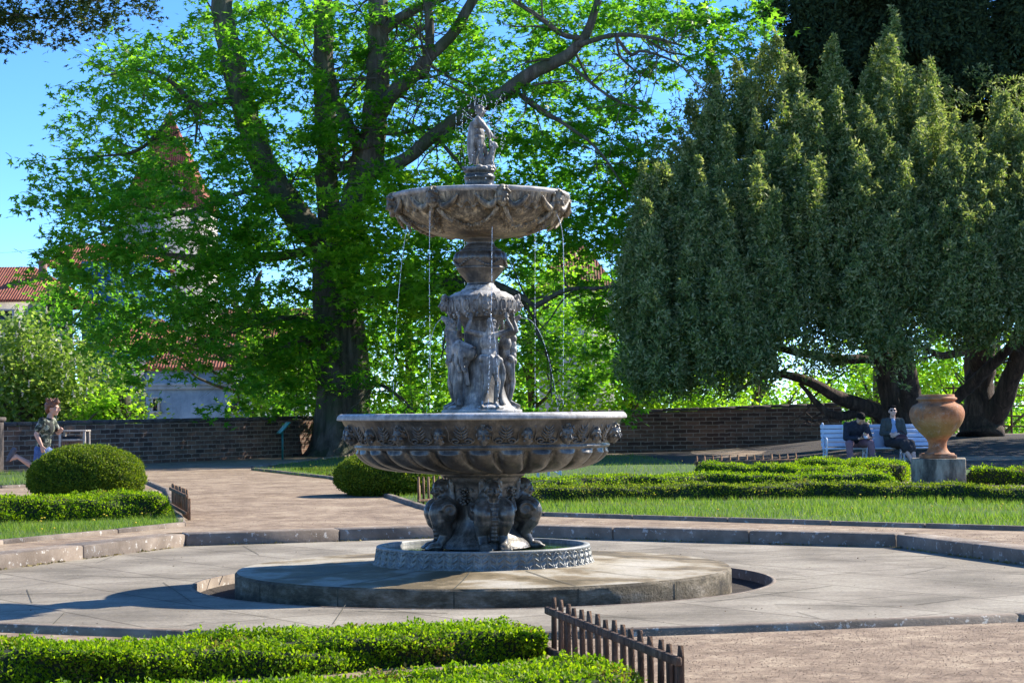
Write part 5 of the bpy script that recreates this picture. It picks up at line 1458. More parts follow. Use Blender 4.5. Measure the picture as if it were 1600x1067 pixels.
fence((P(269, 700, 26.8).x, 26.8, UP + .02), (P(293, 700, 24.3).x, 24.3, UP + .02), 14, .36, "picket fence seen end-on at the right end of the left hedge", rails=(.2, .8), pw=.06)
pa, pb_ = G(654, 789, UP), G(716, 783, UP)
fence((pa.x, pa.y, UP), (pb_.x, pb_.y, UP), 9, .40, "sunlit picket fence left of the fountain's pedestal in front of the domed bush", rails=(.15,), pw=.035)
fence((P(1088, 700, 39).x, 39, UP - .0), (P(1243, 700, 39.6).x, 39.6, UP + .02), 13, .40, "far picket fence with pointed tops showing above the hedge left of the white bench", rails=(.2, .68), pw=.045)

# ------------------------------------------------------------------ terracotta urn on stone block
def terracotta():
    n = NT("weathered terracotta")
    sp = n.t.nodes.new("ShaderNodeSeparateXYZ"); n.l(n.co.outputs["Object"], sp.inputs[0])
    c = n.ramp(n.noise(3.2, 6, .7), [(.34, (.17, .065, .028)), (.5, (.42, .155, .055)), (.66, (.56, .27, .13))])
    band = n.ramp(n.math('ADD', n.math('MULTIPLY', sp.outputs[2], 1.0), n.math('MULTIPLY', n.noise(5, 4, .7), .22)), [(.40, 0.0), (.52, .75), (.66, .55), (.80, 0.0)])
    c = n.mix(band, c, (.25, .20, .06))
    c = n.mix(n.ramp(n.noise(2.1, 5, .75), [(.50, 0.0), (.62, .65)]), c, (.20, .15, .11))
    c = n.mix(n.ramp(n.noise(9, 5, .8), [(.56, 0.0), (.66, .5)]), c, (.46, .40, .33))
    n.color(c); n.set(Roughness=.85); n.bump(n.noise(26, 5, .7), .5, .01); return n.m
M['terracotta'] = terracotta()
n = NT("stained old stone"); cc = n.ramp(n.noise(2.4, 6, .7, n.vec((1.6, 1.6, .45))), [(.34, (.045, .038, .028)), (.46, (.17, .14, .10)), (.56, (.36, .30, .21)), (.7, (.54, .46, .35))])
n.color(cc); n.set(Roughness=.95); n.bump(n.noise(22, 6, .75), .9, .02); M['oldstone'] = n.m
ud = 32.0; u0 = P(1467, 760, ud + .44); s_ = ud / F_PX
mb = MB(); hb = .47
prb = [(-.445, 0), (.445, 0)]
box(mb, (0, 0, hb / 2 - .1), (.88, .88, hb + .2), bev=.012)
me = mb.build("stone_block", M['oldstone']); me.location = (u0.x, ud + .44, UP); me.rotation_euler = (0, 0, R(-12.5)); tag(me, "square stained stone block carrying the terracotta urn", "plinth")
zt = UP + hb
mb = MB(); box(mb, (0, 0, .03), (.52, .52, .06), bev=.01)
ur = empty("terracotta_urn", (u0.x - .01, ud + .44, zt), "big weathered terracotta urn standing on the stone block right of the bench", "urn")
us = (ud + .44) / F_PX
pu = lambda r, y: (r * us, (708 - y) * us + .035)
lathe(mb, smooth_prof([(26 * us, .06), (26 * us, .075), (24 * us, .085)], 2) .tolist() + smooth_prof([pu(21, 704), pu(16, 699), pu(14, 693), pu(15, 685), pu(20, 678), pu(29, 669), pu(38, 657), pu(42, 646), pu(42, 638), pu(38, 630), pu(30, 625.5), pu(27, 623)], 5).tolist(), 96, cap=False)
b_ = mb.build("body", M['terracotta'], ur, smooth=True)
mb = MB(); lathe(mb, smooth_prof([pu(27, 623.5), pu(29, 621), pu(31, 620), pu(31, 617.5), pu(29, 616.5), pu(27.5, 615), pu(27.5, 612.5), pu(25, 612), pu(22, 613), pu(22, 622)], 3), 96, cap=False); lathe(mb, [pu(22, 619), (.001, (708 - 619) * us + .035)], 40, cap=False)
mb.build("rim", M['terracotta'], ur, smooth=True)

# ------------------------------------------------------------------ long white bench
bd = 43.0; bx0, bx1 = P(1283, 700, bd).x, P(1466, 700, bd).x; bl = bx1 - bx0
bz = gz(bx0 + 1, bd)
bench = empty("park_bench", (bx0, bd, bz), "long white slatted bench with scrolled cast iron arms, two people sitting on it", "bench")
M['benchwhite'] = simple("bluish white bench paint", (.50, .57, .68), (.66, .72, .80), 3, .5, .1, 40)
for k in range(4):   # seat slats
    mb = MB(); box(mb, (bl / 2, -.08 - k * .105, .43 + (.012 if k in (0, 3) else 0)), (bl, .09, .03), bev=.006); mb.build("seat_slat", M['benchwhite'], bench)
tb_ = R(14)
for k in range(5):
    mb = MB(); z = .52 + k * .098; y = .03 + (z - .45) * math.tan(tb_)
    box(mb, (bl / 2, y, z), (bl - .02, .026, .088), rot=Matrix.Rotation(-tb_, 3, 'X'), bev=.006); mb.build("back_slat", M['benchwhite'], bench)
def frame_pts(x):
    mb = MB()
    tube(mb, [(x, -.44, .0), (x, -.42, .12), (x, -.37, .25), (x, -.43, .40), (x, -.42, .46), (x, -.44, .58), (x, -.40, .655), (x, -.30, .665), (x, -.1, .62), (x, .06, .64)], [.028, .02, .02, .022, .02, .018, .018, .018, .018, .018], 8, smooth=5)
    tube(mb, [(x, .12, 0), (x, .10, .12), (x, .03, .28), (x, .0, .42), (x, .06, .60), (x, .13, .80), (x, .17, .93), (x, .15, .985), (x, .10, .97), (x, .09, .92)], [.028, .02, .022, .024, .022, .022, .022, .022, .02, .016], 8, smooth=5)
    tube(mb, [(x, .0, .40), (x, -.2, .385), (x, -.42, .42)], .022, 8, smooth=4)
    tube(mb, [(x, -.36, .24), (x, -.18, .32), (x, .02, .28)], .014, 8, smooth=4)
    for y in (-.44, .12): box(mb, (x, y, .0), (.05, .09, .03), bev=.008)
    return mb
for x in (.06, bl * .36, bl * .68, bl - .06): frame_pts(x).build("cast_frame", M['benchwhite'], bench, smooth=True)
# divider panel between the sitters
mb = MB(); box(mb, (bl * .50, -.03, .62), (.24, .02, .42), rot=Matrix.Rotation(-tb_, 3, 'X'), bev=.005)
o = mb.build("paper_board", simple("pale board", (.45, .50, .60), (.55, .6, .7), 3, .6, .1)); o.location = (bx0, bd - .03, bz); tag(o, "pale board leaning on the bench between the two people", "board")

# white folding table behind the bowl
td = 37.5; tx = P(867, 745, td).x
tf = empty("garden_table", (tx, td, UP), "white garden table whose legs show just below the fountain's bowl on the right", "table")
mb = MB(); box(mb, (-.05, 0, .70), (.62, .5, .035), bev=.008); mb.build("table_top", M['benchwhite'], tf)
for x, y in ((-.12, -.2), (.1, -.2), (-.32, .2), (.1, .2)):
    mb = MB(); box(mb, (x, y, .34), (.05, .04, .68), bev=.005); mb.build("leg", M['benchwhite'], tf)
mb = MB(); cap_(mb, (-.38, -.2, .34), (.1, -.2, .12), .012); mb.build("brace", M['benchwhite'], tf, smooth=True)

# ------------------------------------------------------------------ litter box, sign
bd2 = 38.0; bx = P(116.5, 700, bd2).x
lb = empty("litter_box", (bx, bd2, UP), "wooden slatted litter box with pale posts and a dark opening, behind the running boy", "litter box")
M['slat'] = bark_mat("orange brown slat", (.22, .10, .05), (.38, .19, .10), (.50, .28, .16), 8)
M['palewood'] = bark_mat("pale post", (.35, .29, .23), (.50, .43, .36), (.62, .55, .48), 5)
for x in (-.235, .235):
    for y in (-.2, .2):
        mb = MB(); box(mb, (x, y, .51), (.045, .05, 1.02), bev=.005); mb.build("post", M['palewood'], lb)
for k in range(11):
    mb = MB(); box(mb, (-.19 + k * .038, -.205, .44), (.030, .02, .78), bev=.003); mb.build("slat", M['slat'], lb)
mb = MB(); box(mb, (0, 0, 1.035), (.54, .48, .03), bev=.006); mb.build("lid", M['palewood'], lb)
mb = MB(); box(mb, (0, -.2, .86), (.42, .03, .04), bev=.004); mb.build("rail", M['palewood'], lb)
mb = MB(); box(mb, (0, .02, .48), (.40, .36, .9), bev=.01); mb.build("liner", simple("black liner", (.01, .01, .01), (.02, .02, .02), 5, .7, 0), lb)
sd_ = 57.0; sx = P(441.5, 700, sd_).x
M['green'] = simple("green painted steel", (.012, .10, .07), (.02, .15, .10), 6, .4, .1)
M['panel'] = simple("pale green sign board", (.10, .42, .34), (.22, .55, .46), 8, .25, 0)
sg = empty("information_sign", (sx, sd_, UP), "small green slanted information board on a post before the brick wall", "sign")
mb = MB(); box(mb, (0, 0, .40), (.06, .05, .80), bev=.006); mb.build("post", M['green'], sg)
mb = MB(); Rm = Euler((0, R(-48), R(20))).to_matrix(); box(mb, (.03, 0, .92), (.46, .55, .03), rot=Rm, bev=.006); pn = mb.build("board", M['green'], sg)
mb = MB(); box(mb, Vector((.03, 0, .92)) + Rm @ Vector((0, 0, .0185)), (.42, .50, .006), rot=Rm); mb.build("panel", M['panel'], pn)

# ------------------------------------------------------------------ rustic rail fence far right
fr = empty("rail_fence", (P(1490, 660, 76).x, 76, gz(19, 76)), "rough dark pole fence between the yew trunks at the right edge", "fence")
mb = MB(); 
for k in range(6):
    x = k * .75; mb = MB(); cap_(mb, (x, 0, -.6), (x + .02, .02, 1.75), .05, .04, 8); mb.build("post", M['bark2'], fr, smooth=True)
for z in (.15, .55, .95, 1.35, 1.65):
    mb = MB(); tube(mb, [(-.3, -.06, z), (1.3, -.05, z + .03), (2.8, -.06, z - .02), (4.2, -.05, z + .02)], .03, 7, smooth=3); mb.build("rail", M['bark2'], fr, smooth=True)

# ------------------------------------------------------------------ people
M['skin'] = simple("skin", (.52, .28, .19), (.64, .38, .27), 10, .55, .1, 90)
M['skin2'] = simple("pale skin", (.60, .36, .27), (.70, .46, .36), 10, .55, .1, 90)
M['hair'] = simple("black hair", (.006, .005, .005), (.014, .011, .010), 40, .8, .6, 90)
M['hair'].node_tree.nodes['Principled BSDF'].inputs['Specular IOR Level'].default_value = .12
M['hairbrown'] = simple("reddish brown hair", (.10, .035, .015), (.26, .10, .045), 40, .5, .6, 90)
M['navy'] = simple("dark navy knit", (.010, .013, .024), (.026, .032, .05), 20, .9, .4, 120)
M['mauve'] = simple("mauve trousers", (.21, .11, .125), (.30, .17, .19), 10, .9, .4, 80)
M['charcoal'] = simple("charcoal green cardigan", (.045, .055, .050), (.085, .098, .088), 20, .9, .4, 120)
M['blackcloth'] = simple("black skirt", (.022, .018, .018), (.05, .042, .042), 12, .85, .4, 60)
M['lightblue'] = simple("pale blue shirt", (.22, .34, .55), (.34, .46, .66), 8, .8, .2, 60)
M['maroon'] = simple("maroon leather", (.05, .012, .014), (.085, .022, .022), 8, .4, .2, 60)
M['shades'] = simple("black glasses", (.004, .004, .004), (.006, .006, .006), 5, .12, 0)
M['phone'] = simple("phone case", (.45, .47, .5), (.6, .62, .65), 5, .3, 0)
M['denim'] = simple("blue denim", (.04, .08, .20), (.10, .17, .34), 22, .85, .4, 110)
M['shoe'] = simple("grey trainer", (.05, .055, .07), (.12, .12, .14), 10, .7, .3, 60)
M['palest'] = simple("off white", (.6, .6, .6), (.7, .7, .7), 5, .6, 0)
n = NT("camouflage shirt"); f1 = n.noise(9, 3, .5, None, .8)
n.color(n.ramp(f1, [(.40, (.012, .015, .012)), (.45, (.06, .075, .045)), (.53, (.30, .31, .22)), (.60, (.02, .02, .02)), (.66, (.45, .45, .40))])); n.set(Roughness=.85)
for e in n.t.nodes:
    if e.type == 'VALTORGB': e.color_ramp.interpolation = 'CONSTANT'
M['camo'] = n.m

# seated man: local x right (photo), y away, z up; feet on the ground
mx = P(1337, 700, 42.6).x; man = empty("person", (mx, 42.6, bz), "man in dark sweater and mauve trousers bent over his phone, left on the white bench", "person")
def Vv(*a): return Vector(a)
J = dict(front=(.1, -.8, -.4), pel=(.0, .12, .56), chest=(-.02, -.08, .87), neck=(.03, -.20, 1.02), head=(.075, -.30, 1.09), hf=(.12, -.52, -.85), hu=(0, -.8, .55),
         sh=[(-.20, -.10, .95), (.20, -.12, .93)], el=[(-.25, -.20, .67), (.27, -.24, .68)], wr=[(.02, -.40, .66), (.20, -.42, .67)],
         hd=[Vv(.9, -.35, .1), Vv(-.35, -.3, .35)], hn=[Vv(.1, .3, 1), Vv(-.7, .4, .6)], curl=.75,
         hip=[(-.10, .08, .55), (.11, .08, .55)], kn=[(-.20, -.36, .55), (.26, -.36, .56)], an=[(-.18, -.38, .10), (.33, -.38, .10)], toe=[(-.20, -.58, .03), (.36, -.58, .03)])
mb = MB(); human(mb, J, 1.0); fused("body", mb, M['skin'], man, voxel=.0085)
mb = MB()
ch, nb, pel = Vv(*J['chest']), Vv(*J['neck']), Vv(*J['pel'])
Mx = Matrix((Vector((1, 0, 0)), Vector((0, .85, .5)).normalized(), Vector((0, -.5, .85)).normalized())).transposed()
ellipsoid(mb, ch, (.215, .155, .20), Mx); ellipsoid(mb, pel.lerp(ch, .45), (.19, .15, .20), Mx); cap_(mb, pel + Vv(0, 0, .05), pel.lerp(ch, .6), .17, .17); cap_(mb, ch.lerp(nb, .4), nb + Vv(0, .01, -.01), .12, .075)
for i in (0, 1):
    s, e, w = (Vv(*J[k][i]) for k in ('sh', 'el', 'wr')); cap_(mb, ch.lerp(nb, .3), s, .10, .085); cap_(mb, s, e, .080, .062); cap_(mb, e, e.lerp(w, .82), .060, .045)
fused("sweater", mb, M['navy'], man, voxel=.010)
mb = MB(); ellipsoid(mb, pel, (.19, .165, .14))
for i in (0, 1):
    h_, k_, a_ = (Vv(*J[k][i]) for k in ('hip', 'kn', 'an')); cap_(mb, h_, k_, .115, .082); cap_(mb, k_, a_ + Vv(0, 0, .02), .080, .062)
fused("trousers", mb, M['mauve'], man, voxel=.010)
mb = MB(); hc = Vv(*J['head']); fd = Vv(*J['hf']).normalized(); hu = Vv(0, -.75, .62)
ellipsoid(mb, hc + hu * .045 - fd * .03, (.093, .108, .088)); ellipsoid(mb, hc - fd * .055 + hu * .0, (.088, .075, .10)); ellipsoid(mb, hc + hu * .075 + fd * .03, (.08, .06, .05))
rs = random.Random(8)
for k_ in range(40):
    a = rs.uniform(0, 6.28); rr_ = rs.uniform(.2, 1); c = hc + hu * (.10 + .03 * (1 - rr_)) + Vv(math.cos(a) * .075 * rr_, 0, 0) + fd * (math.sin(a) * .085 * rr_ - .01)
    cap_(mb, c - hu * .03, c + hu * rs.uniform(.0, .02) + fd * .02, .016, .008, 6)
fused("hair", mb, M['hair'], man, voxel=.007, smooth=0)
for i in (0, 1):
    mb = MB(); a_, t_ = Vv(*J['an'][i]), Vv(*J['toe'][i]); cap_(mb, a_ + Vv(0, .02, -.03), t_, .048, .038); fused("shoe", mb, M['blackcloth'], man, voxel=.01)
ph = MB(); box(ph, (.135, -.475, .71), (.075, .012, .145), rot=Euler((R(-50), R(0), R(5))).to_matrix(), bev=.004); o = ph.build("mobile_phone", M['phone']); o.location = man.location; tag(o, "pale mobile phone held by the bent man on the bench", "phone")

wx = P(1397, 700, 42.6).x; wom = empty("person", (wx, 42.6, bz), "woman in sunglasses, charcoal cardigan and black skirt sitting with folded arms on the bench", "person")
J = dict(front=(0, -1, .1), pel=(.02, .14, .56), chest=(.0, .13, .92), neck=(.0, .11, 1.10), head=(-.005, .075, 1.235), hf=(-.03, -1, .22), hu=(0, .1, 1),
         sh=[(-.18, .11, 1.02), (.18, .11, 1.02)], el=[(-.25, .05, .76), (.24, .02, .76)], wr=[(-.03, -.13, .75), (.04, -.16, .71)], hd=[Vv(1, -.15, -.1), Vv(-1, -.1, -.05)], hn=[Vv(0, 1, .2), Vv(0, 1, .2)], curl=.6,
         hip=[(-.08, .10, .55), (.12, .10, .55)], kn=[(.12, -.34, .55), (.30, -.33, .54)], an=[(.30, -.52, .12), (.36, -.50, .12)], toe=[(.33, -.70, .03), (.40, -.68, .03)])
mb = MB(); human(mb, J, .96); fused("body", mb, M['skin2'], wom, voxel=.0085)
ch, nb, pel = Vv(*J['chest']), Vv(*J['neck']), Vv(*J['pel'])
mb = MB()
for sx_ in (-1, 1):
    ellipsoid(mb, ch + Vv(sx_ * .10, -.01, 0), (.12, .145, .19)); ellipsoid(mb, pel.lerp(ch, .4) + Vv(sx_ * .11, -.01, 0), (.11, .15, .22)); cap_(mb, ch + Vv(sx_ * .08, 0, .08), Vv(*J['sh'][0 if sx_ < 0 else 1]), .09, .078)
for i in (0, 1):
    s, e, w = (Vv(*J[k][i]) for k in ('sh', 'el', 'wr')); cap_(mb, s, e, .078, .062); cap_(mb, e, e.lerp(w, .62), .060, .046)
ellipsoid(mb, pel.lerp(ch, .6) + Vv(0, .05, 0), (.17, .11, .30)); ellipsoid(mb, pel + Vv(0, .02, .08), (.20, .16, .12))
fused("cardigan", mb, M['charcoal'], wom, voxel=.010)
mb = MB(); ellipsoid(mb, pel.lerp(ch, .55) + Vv(.0, -.05, 0), (.10, .115, .30)); ellipsoid(mb, ch + Vv(0, -.045, .06), (.07, .10, .12)); fused("blouse", mb, M['lightblue'], wom, voxel=.010)
mb = MB(); ellipsoid(mb, pel + Vv(.01, 0, -.02), (.20, .19, .13))
for i in (0, 1):
    h_, k_, a_ = (Vv(*J[k][i]) for k in ('hip', 'kn', 'an')); cap_(mb, h_, k_, .12, .095); cap_(mb, k_, k_.lerp(a_, .30), .093, .088)
cap_(mb, pel + Vv(.05, -.1, 0), Vv(.21, -.34, .53), .15, .10); cap_(mb, Vv(.21, -.34, .53), Vv(.26, -.40, .42), .10, .095)
fused("skirt", mb, M['blackcloth'], wom, voxel=.010)
mb = MB(); hc = Vv(*J['head']); ellipsoid(mb, hc + Vv(0, .035, .045), (.088, .095, .085)); ellipsoid(mb, hc + Vv(0, .075, -.02), (.075, .06, .09)); ellipsoid(mb, hc + Vv(0, -.045, .105), (.07, .04, .028))
rs = random.Random(2)
for k in range(20):
    a = rs.uniform(0, 6.28); cap_(mb, hc + Vv(.07 * math.cos(a), .03 + .07 * math.sin(a), .09), hc + Vv(.085 * math.cos(a), .03 + .085 * math.sin(a), .10), .016, .012, 6)
fused("hair", mb, M['hair'], wom, voxel=.008, smooth=1)
mb = MB(); fdn = Vv(*J['hf']).normalized()
for s in (-1, 1):
    ellipsoid(mb, hc + fdn * .078 + Vv(s * .033, 0, .012), (.030, .012, .023)); cap_(mb, hc + fdn * .075 + Vv(s * .06, .01, .018), hc + Vv(s * .09, .02, .01), .004, .003, 6)
cap_(mb, hc + fdn * .09 + Vv(-.01, 0, .015), hc + fdn * .09 + Vv(.01, 0, .015), .005, .005, 6)
fused("sunglasses", mb, M['shades'], wom, voxel=.004, smooth=0)
mb = MB(); ellipsoid(mb, (.13, -.19, .66), (.14, .06, .085)); ellipsoid(mb, (.13, -.19, .63), (.15, .065, .06)); tube(mb, [(.02, -.17, .72), (.08, -.1, .80), (.18, -.08, .80), (.24, -.17, .72)], .012, 7, smooth=4)
o = fused("handbag", mb, M['maroon'], None, voxel=.008); o.location = wom.location; tag(o, "maroon handbag held on the seated woman's lap", "handbag")
for i in (0, 1):
    mb = MB(); a_, t_ = Vv(*J['an'][i]), Vv(*J['toe'][i]); cap_(mb, a_ + Vv(0, .02, -.05), t_, .042, .032); fused("shoe", mb, M['palest'], wom, voxel=.009)

# running boy, seen from his right side, heading to the right
bdp = 32.5; b0 = P(75, 700, bdp); boy = empty("person", (b0.x, bdp, UP), "running boy with spiky brown hair, glasses, camouflage shirt and denim shorts behind the domed bush", "person")
q = lambda x, y, dy=0.0: Vector((P(x, y, bdp).x - b0.x, dy, P(x, y, bdp).z - UP))
J = dict(front=(1, -.15, -.12), pel=q(66, 702), chest=q(73, 669), neck=q(77, 654), head=q(83, 638), hf=(1, -.12, -.02), hu=(-.05, 0, 1),
         sh=[q(70, 658, -.15), q(78, 658, .14)], el=[q(61, 678, -.20), q(86, 676, .20)], wr=[q(70, 697, -.20), q(91, 676, .10)], hd=[Vv(.2, 0, -1), Vv(.6, -.3, .9)], hn=[Vv(0, 1, 0), Vv(-.3, -1, 0)], curl=1.1,
         hip=[q(65, 705, -.08), q(68, 705, .08)], kn=[q(60, 732, -.09), q(98, 722, .08)], an=[q(28, 712, -.10), q(92, 758, .08)], toe=[q(17, 719, -.10), q(108, 768, .08)])
mb = MB(); human(mb, J, .88, headsz=.27); fused("body", mb, M['skin'], boy, voxel=.008)
ch, nb, pel = Vv(*J['chest']), Vv(*J['neck']), Vv(*J['pel'])
mb = MB(); ellipsoid(mb, ch, (.13, .17, .17)); cap_(mb, pel + Vv(.0, 0, .06), ch, .125, .13); cap_(mb, pel + Vv(.02, .06, .06), ch, .10, .12); cap_(mb, pel + Vv(.02, -.06, .06), ch, .10, .12); cap_(mb, ch.lerp(nb, .5), nb + Vv(0, 0, -.02), .09, .065)
for i in (0, 1):
    s, e = (Vv(*J[k][i]) for k in ('sh', 'el')); cap_(mb, ch.lerp(nb, .3), s, .08, .075); cap_(mb, s, s.lerp(e, .62), .072, .068)
fused("camouflage_shirt", mb, M['camo'], boy, voxel=.009)
mb = MB(); ellipsoid(mb, pel, (.135, .16, .11))
for i in (0, 1):
    h_, k_ = (Vv(*J[k][i]) for k in ('hip', 'kn')); cap_(mb, h_, h_.lerp(k_, .82), .105, .085)
fused("denim_shorts", mb, M['denim'], boy, voxel=.009)
mb = MB(); hc = Vv(*J['head']); ellipsoid(mb, hc + Vv(-.03, 0, .055), (.115, .10, .09)); ellipsoid(mb, hc + Vv(-.085, 0, .0), (.05, .085, .09))
rs = random.Random(5)
for k in range(26):
    a = rs.uniform(-1.2, 1.2); c = hc + Vv(rs.uniform(-.09, .09), a * .06, .10); cap_(mb, c, c + Vv(-.02 + rs.uniform(-.03, .05), a * .02, .035 + rs.uniform(0, .035)), .026, .012, 6)
fused("hair", mb, M['hairbrown'], boy, voxel=.008, smooth=1)
mb = MB()
for s in (-1, 1):
    cap_(mb, hc + Vv(.105, s * .045, .012), hc + Vv(-.03, s * .098, .018), .005, .005, 6); tube(mb, [hc + Vv(.118, s * (.034 + .024 * math.cos(t)), .005 + .02 * math.sin(t)) for t in np.linspace(0, 6.28, 12)], .004, 6)
fused("glasses", mb, M['shades'], boy, voxel=.004, smooth=0)
for i in (0, 1):
    mb = MB(); a_, t_ = Vv(*J['an'][i]), Vv(*J['toe'][i]); dd = (t_ - a_).normalized(); kn = Vv(*J['kn'][i]); sh_ = (a_ - kn).normalized()
    if i == 0:   # kicked-back foot, sole up and back
        cap_(mb, a_ + sh_ * .05 + Vv(0, 0, .07), a_ + sh_ * .08 + Vv(-.06, 0, -.10), .05, .042)
    else: cap_(mb, a_ + Vv(-.02, 0, -.04), t_, .05, .04)
    fused("shoe", mb, M['shoe'], boy, voxel=.009)
# ------------------------------------------------------------------ buildings beyond the wall
def plaster(name, a, b):
    n = NT(name); c = n.ramp(n.noise(.8, 6, .7), [(.35, a), (.65, b)])
    c = n.mix(.6, c, n.ramp(n.noise(2, 5, .75, n.vec((1, 1, .25))), [(.35, .7), (.6, 1.05)]), 'MULTIPLY'); n.color(c); n.set(Roughness=.95); n.bump(n.noise(12, 5, .7), .5, .04); return n.m
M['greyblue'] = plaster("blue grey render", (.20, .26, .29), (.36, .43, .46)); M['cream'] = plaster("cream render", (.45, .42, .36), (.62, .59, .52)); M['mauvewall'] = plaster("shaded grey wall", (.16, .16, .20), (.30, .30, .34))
M['bluenet'] = plaster("blue scaffold sheeting", (.02, .12, .34), (.04, .20, .46)); M['glass'] = simple("dark window glass", (.01, .012, .016), (.02, .025, .03), 2, .1, 0); M['chim'] = simple("brick chimney", (.16, .09, .07), (.30, .19, .15), 3, .95, .5, 12)
def gable(root, x0, x1, y0, y1, ze, zr, over=.3, hip=0.0):
    """tiled roof, ridge along x, with real slab thickness"""
    ym = (y0 + y1) / 2; mb = MB(); uv = []
    X0, X1, Y0, Y1 = x0 - over, x1 + over, y0 - over, y1 + over; R0, R1 = X0 + hip, X1 - hip; s = math.hypot(ym - Y0, zr - ze)
    for qd, u in ((((X0, Y0, ze), (X1, Y0, ze), (R1, ym, zr), (R0, ym, zr)), ((X0, 0), (X1, 0), (R1, s), (R0, s))), (((X1, Y1, ze), (X0, Y1, ze), (R0, ym, zr), (R1, ym, zr)), ((X1, 0), (X0, 0), (R0, s), (R1, s)))):
        mb.add(qd, [np.array((0, 1, 2, 3))]); uv += list(u)
        mb.add([(a, b, c - .15) for a, b, c in qd][::-1], [np.array((0, 1, 2, 3))]); uv += list(u)
    for xa, xr in ((X0, R0), (X1, R1)):
        mb.add([(xa, Y0, ze), (xa, Y1, ze), (xr, ym, zr)], [np.array((0, 1, 2))]); uv += [(0, 0), (Y1 - Y0, 0), ((Y1 - Y0) / 2, s)]
    mb.add([(X0, Y0, ze - .15), (X1, Y0, ze - .15), (X1, Y0, ze), (X0, Y0, ze)], [np.array((0, 1, 2, 3))]); uv += [(X0, 0), (X1, 0), (X1, .15), (X0, .15)]
    o = mb.build("roof", M['tiles'], root); quad_uv(o, uv); return o
def walls(root, x0, x1, y0, y1, z0, z1, mat, name="wall"):
    mb = MB(); box(mb, ((x0 + x1) / 2, (y0 + y1) / 2, (z0 + z1) / 2), (x1 - x0, y1 - y0, z1 - z0)); return mb.build(name, M[mat], root)
def window(root, x, y, z, w, h):
    mb = MB()
    for c, s in (((x - w / 2 - .05, y, z), (.1, .12, h + .2)), ((x + w / 2 + .05, y, z), (.1, .12, h + .2)), ((x, y, z + h / 2 + .05), (w, .12, .1)), ((x, y - .03, z - h / 2 - .06), (w + .3, .22, .12))): box(mb, c, s)
    f = mb.build("window", M['cream'], root); mb = MB(); box(mb, (x, y - .0, z), (w, .04, h)); mb.build("pane", M['glass'], f)
def bpos(px, d): return P(px, 640, d).x
# grey-blue house behind the left wall
d = 96; k = d / F_PX; Z = lambda py: P(300, py, d).z
x0, x1 = bpos(228, d), bpos(470, d); h1 = empty("house", (0, d, -4), "grey-blue rendered house with cornice, small window and red roof above the left brick wall", "house")
off = Vector((0, d, -4))
def setoff(root):
    for c in root.children: c.location = -Vector(root.location)
walls(h1, x0, x1, d, d + 7, -4, Z(574), 'greyblue'); gable(h1, x0, x1, d, d + 7, Z(574), Z(500), .25, 2.2)
mb = MB(); box(mb, ((x0 + x1) / 2, d - .08, Z(600)), (x1 - x0 + .1, .3, .16)); box(mb, ((x0 + x1) / 2, d - .05, Z(605)), (x1 - x0 + .05, .2, .2)); mb.build("cornice", M['greyblue'], h1)
window(h1, bpos(366, d), d - .02, Z(634), .36, .6); window(h1, bpos(243, d), d - .02, Z(632), .22, .6); setoff(h1)
h2 = empty("house", (-14, 100, -4), "shaded grey end wall with red roof left of the grey-blue house", "house"); d = 100; Z = lambda py: P(200, py, d).z
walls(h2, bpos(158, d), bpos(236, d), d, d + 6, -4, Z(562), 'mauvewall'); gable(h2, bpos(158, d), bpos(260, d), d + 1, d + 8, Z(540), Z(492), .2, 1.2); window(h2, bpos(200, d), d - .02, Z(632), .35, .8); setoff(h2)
# tower with steep tiled roof
d = 120; Z = lambda py: P(255, py, d).z; xc = bpos(254, d); hwid = bpos(328, d) - xc
tw_ = empty("tower", (xc, d + hwid, -4), "tower with steep pointed red tiled roof rising behind the maple's left boughs", "tower")
mb = MB(); uv = []
zb, za = Z(325), Z(160); zk = Z(288)
for i in range(4):
    a = math.pi / 4 + i * math.pi / 2; b = a + math.pi / 2; rb = hwid * 1.414; rk = rb * .74
    A, B = (rb * math.cos(a), rb * math.sin(a)), (rb * math.cos(b), rb * math.sin(b)); A2, B2 = (rk * math.cos(a), rk * math.sin(a)), (rk * math.cos(b), rk * math.sin(b))
    mb.add([(A[0], A[1], zb + 4), (B[0], B[1], zb + 4), (B2[0], B2[1], zk + 4), (A2[0], A2[1], zk + 4)], [np.array((0, 1, 2, 3))]); uv += [(0, 0), (2 * hwid, 0), (1.8 * hwid, 1), (.2 * hwid, 1)]
    mb.add([(A2[0], A2[1], zk + 4), (B2[0], B2[1], zk + 4), (0, 0, za + 4)], [np.array((0, 1, 2))]); uv += [(.2 * hwid, 1), (1.8 * hwid, 1), (hwid, 6)]
o = mb.build("roof", M['tiles'], tw_); quad_uv(o, uv)
mb = MB(); box(mb, (0, 0, (zb + 4) / 2), (hwid * 1.8, hwid * 1.8, zb + 4)); mb.build("wall", M['cream'], tw_)
mb = MB(); box(mb, (.9, -hwid * .85, zb + 4 + 1.0), (.6, .5, .9)); mb.build("dormer", M['mauvewall'], tw_)
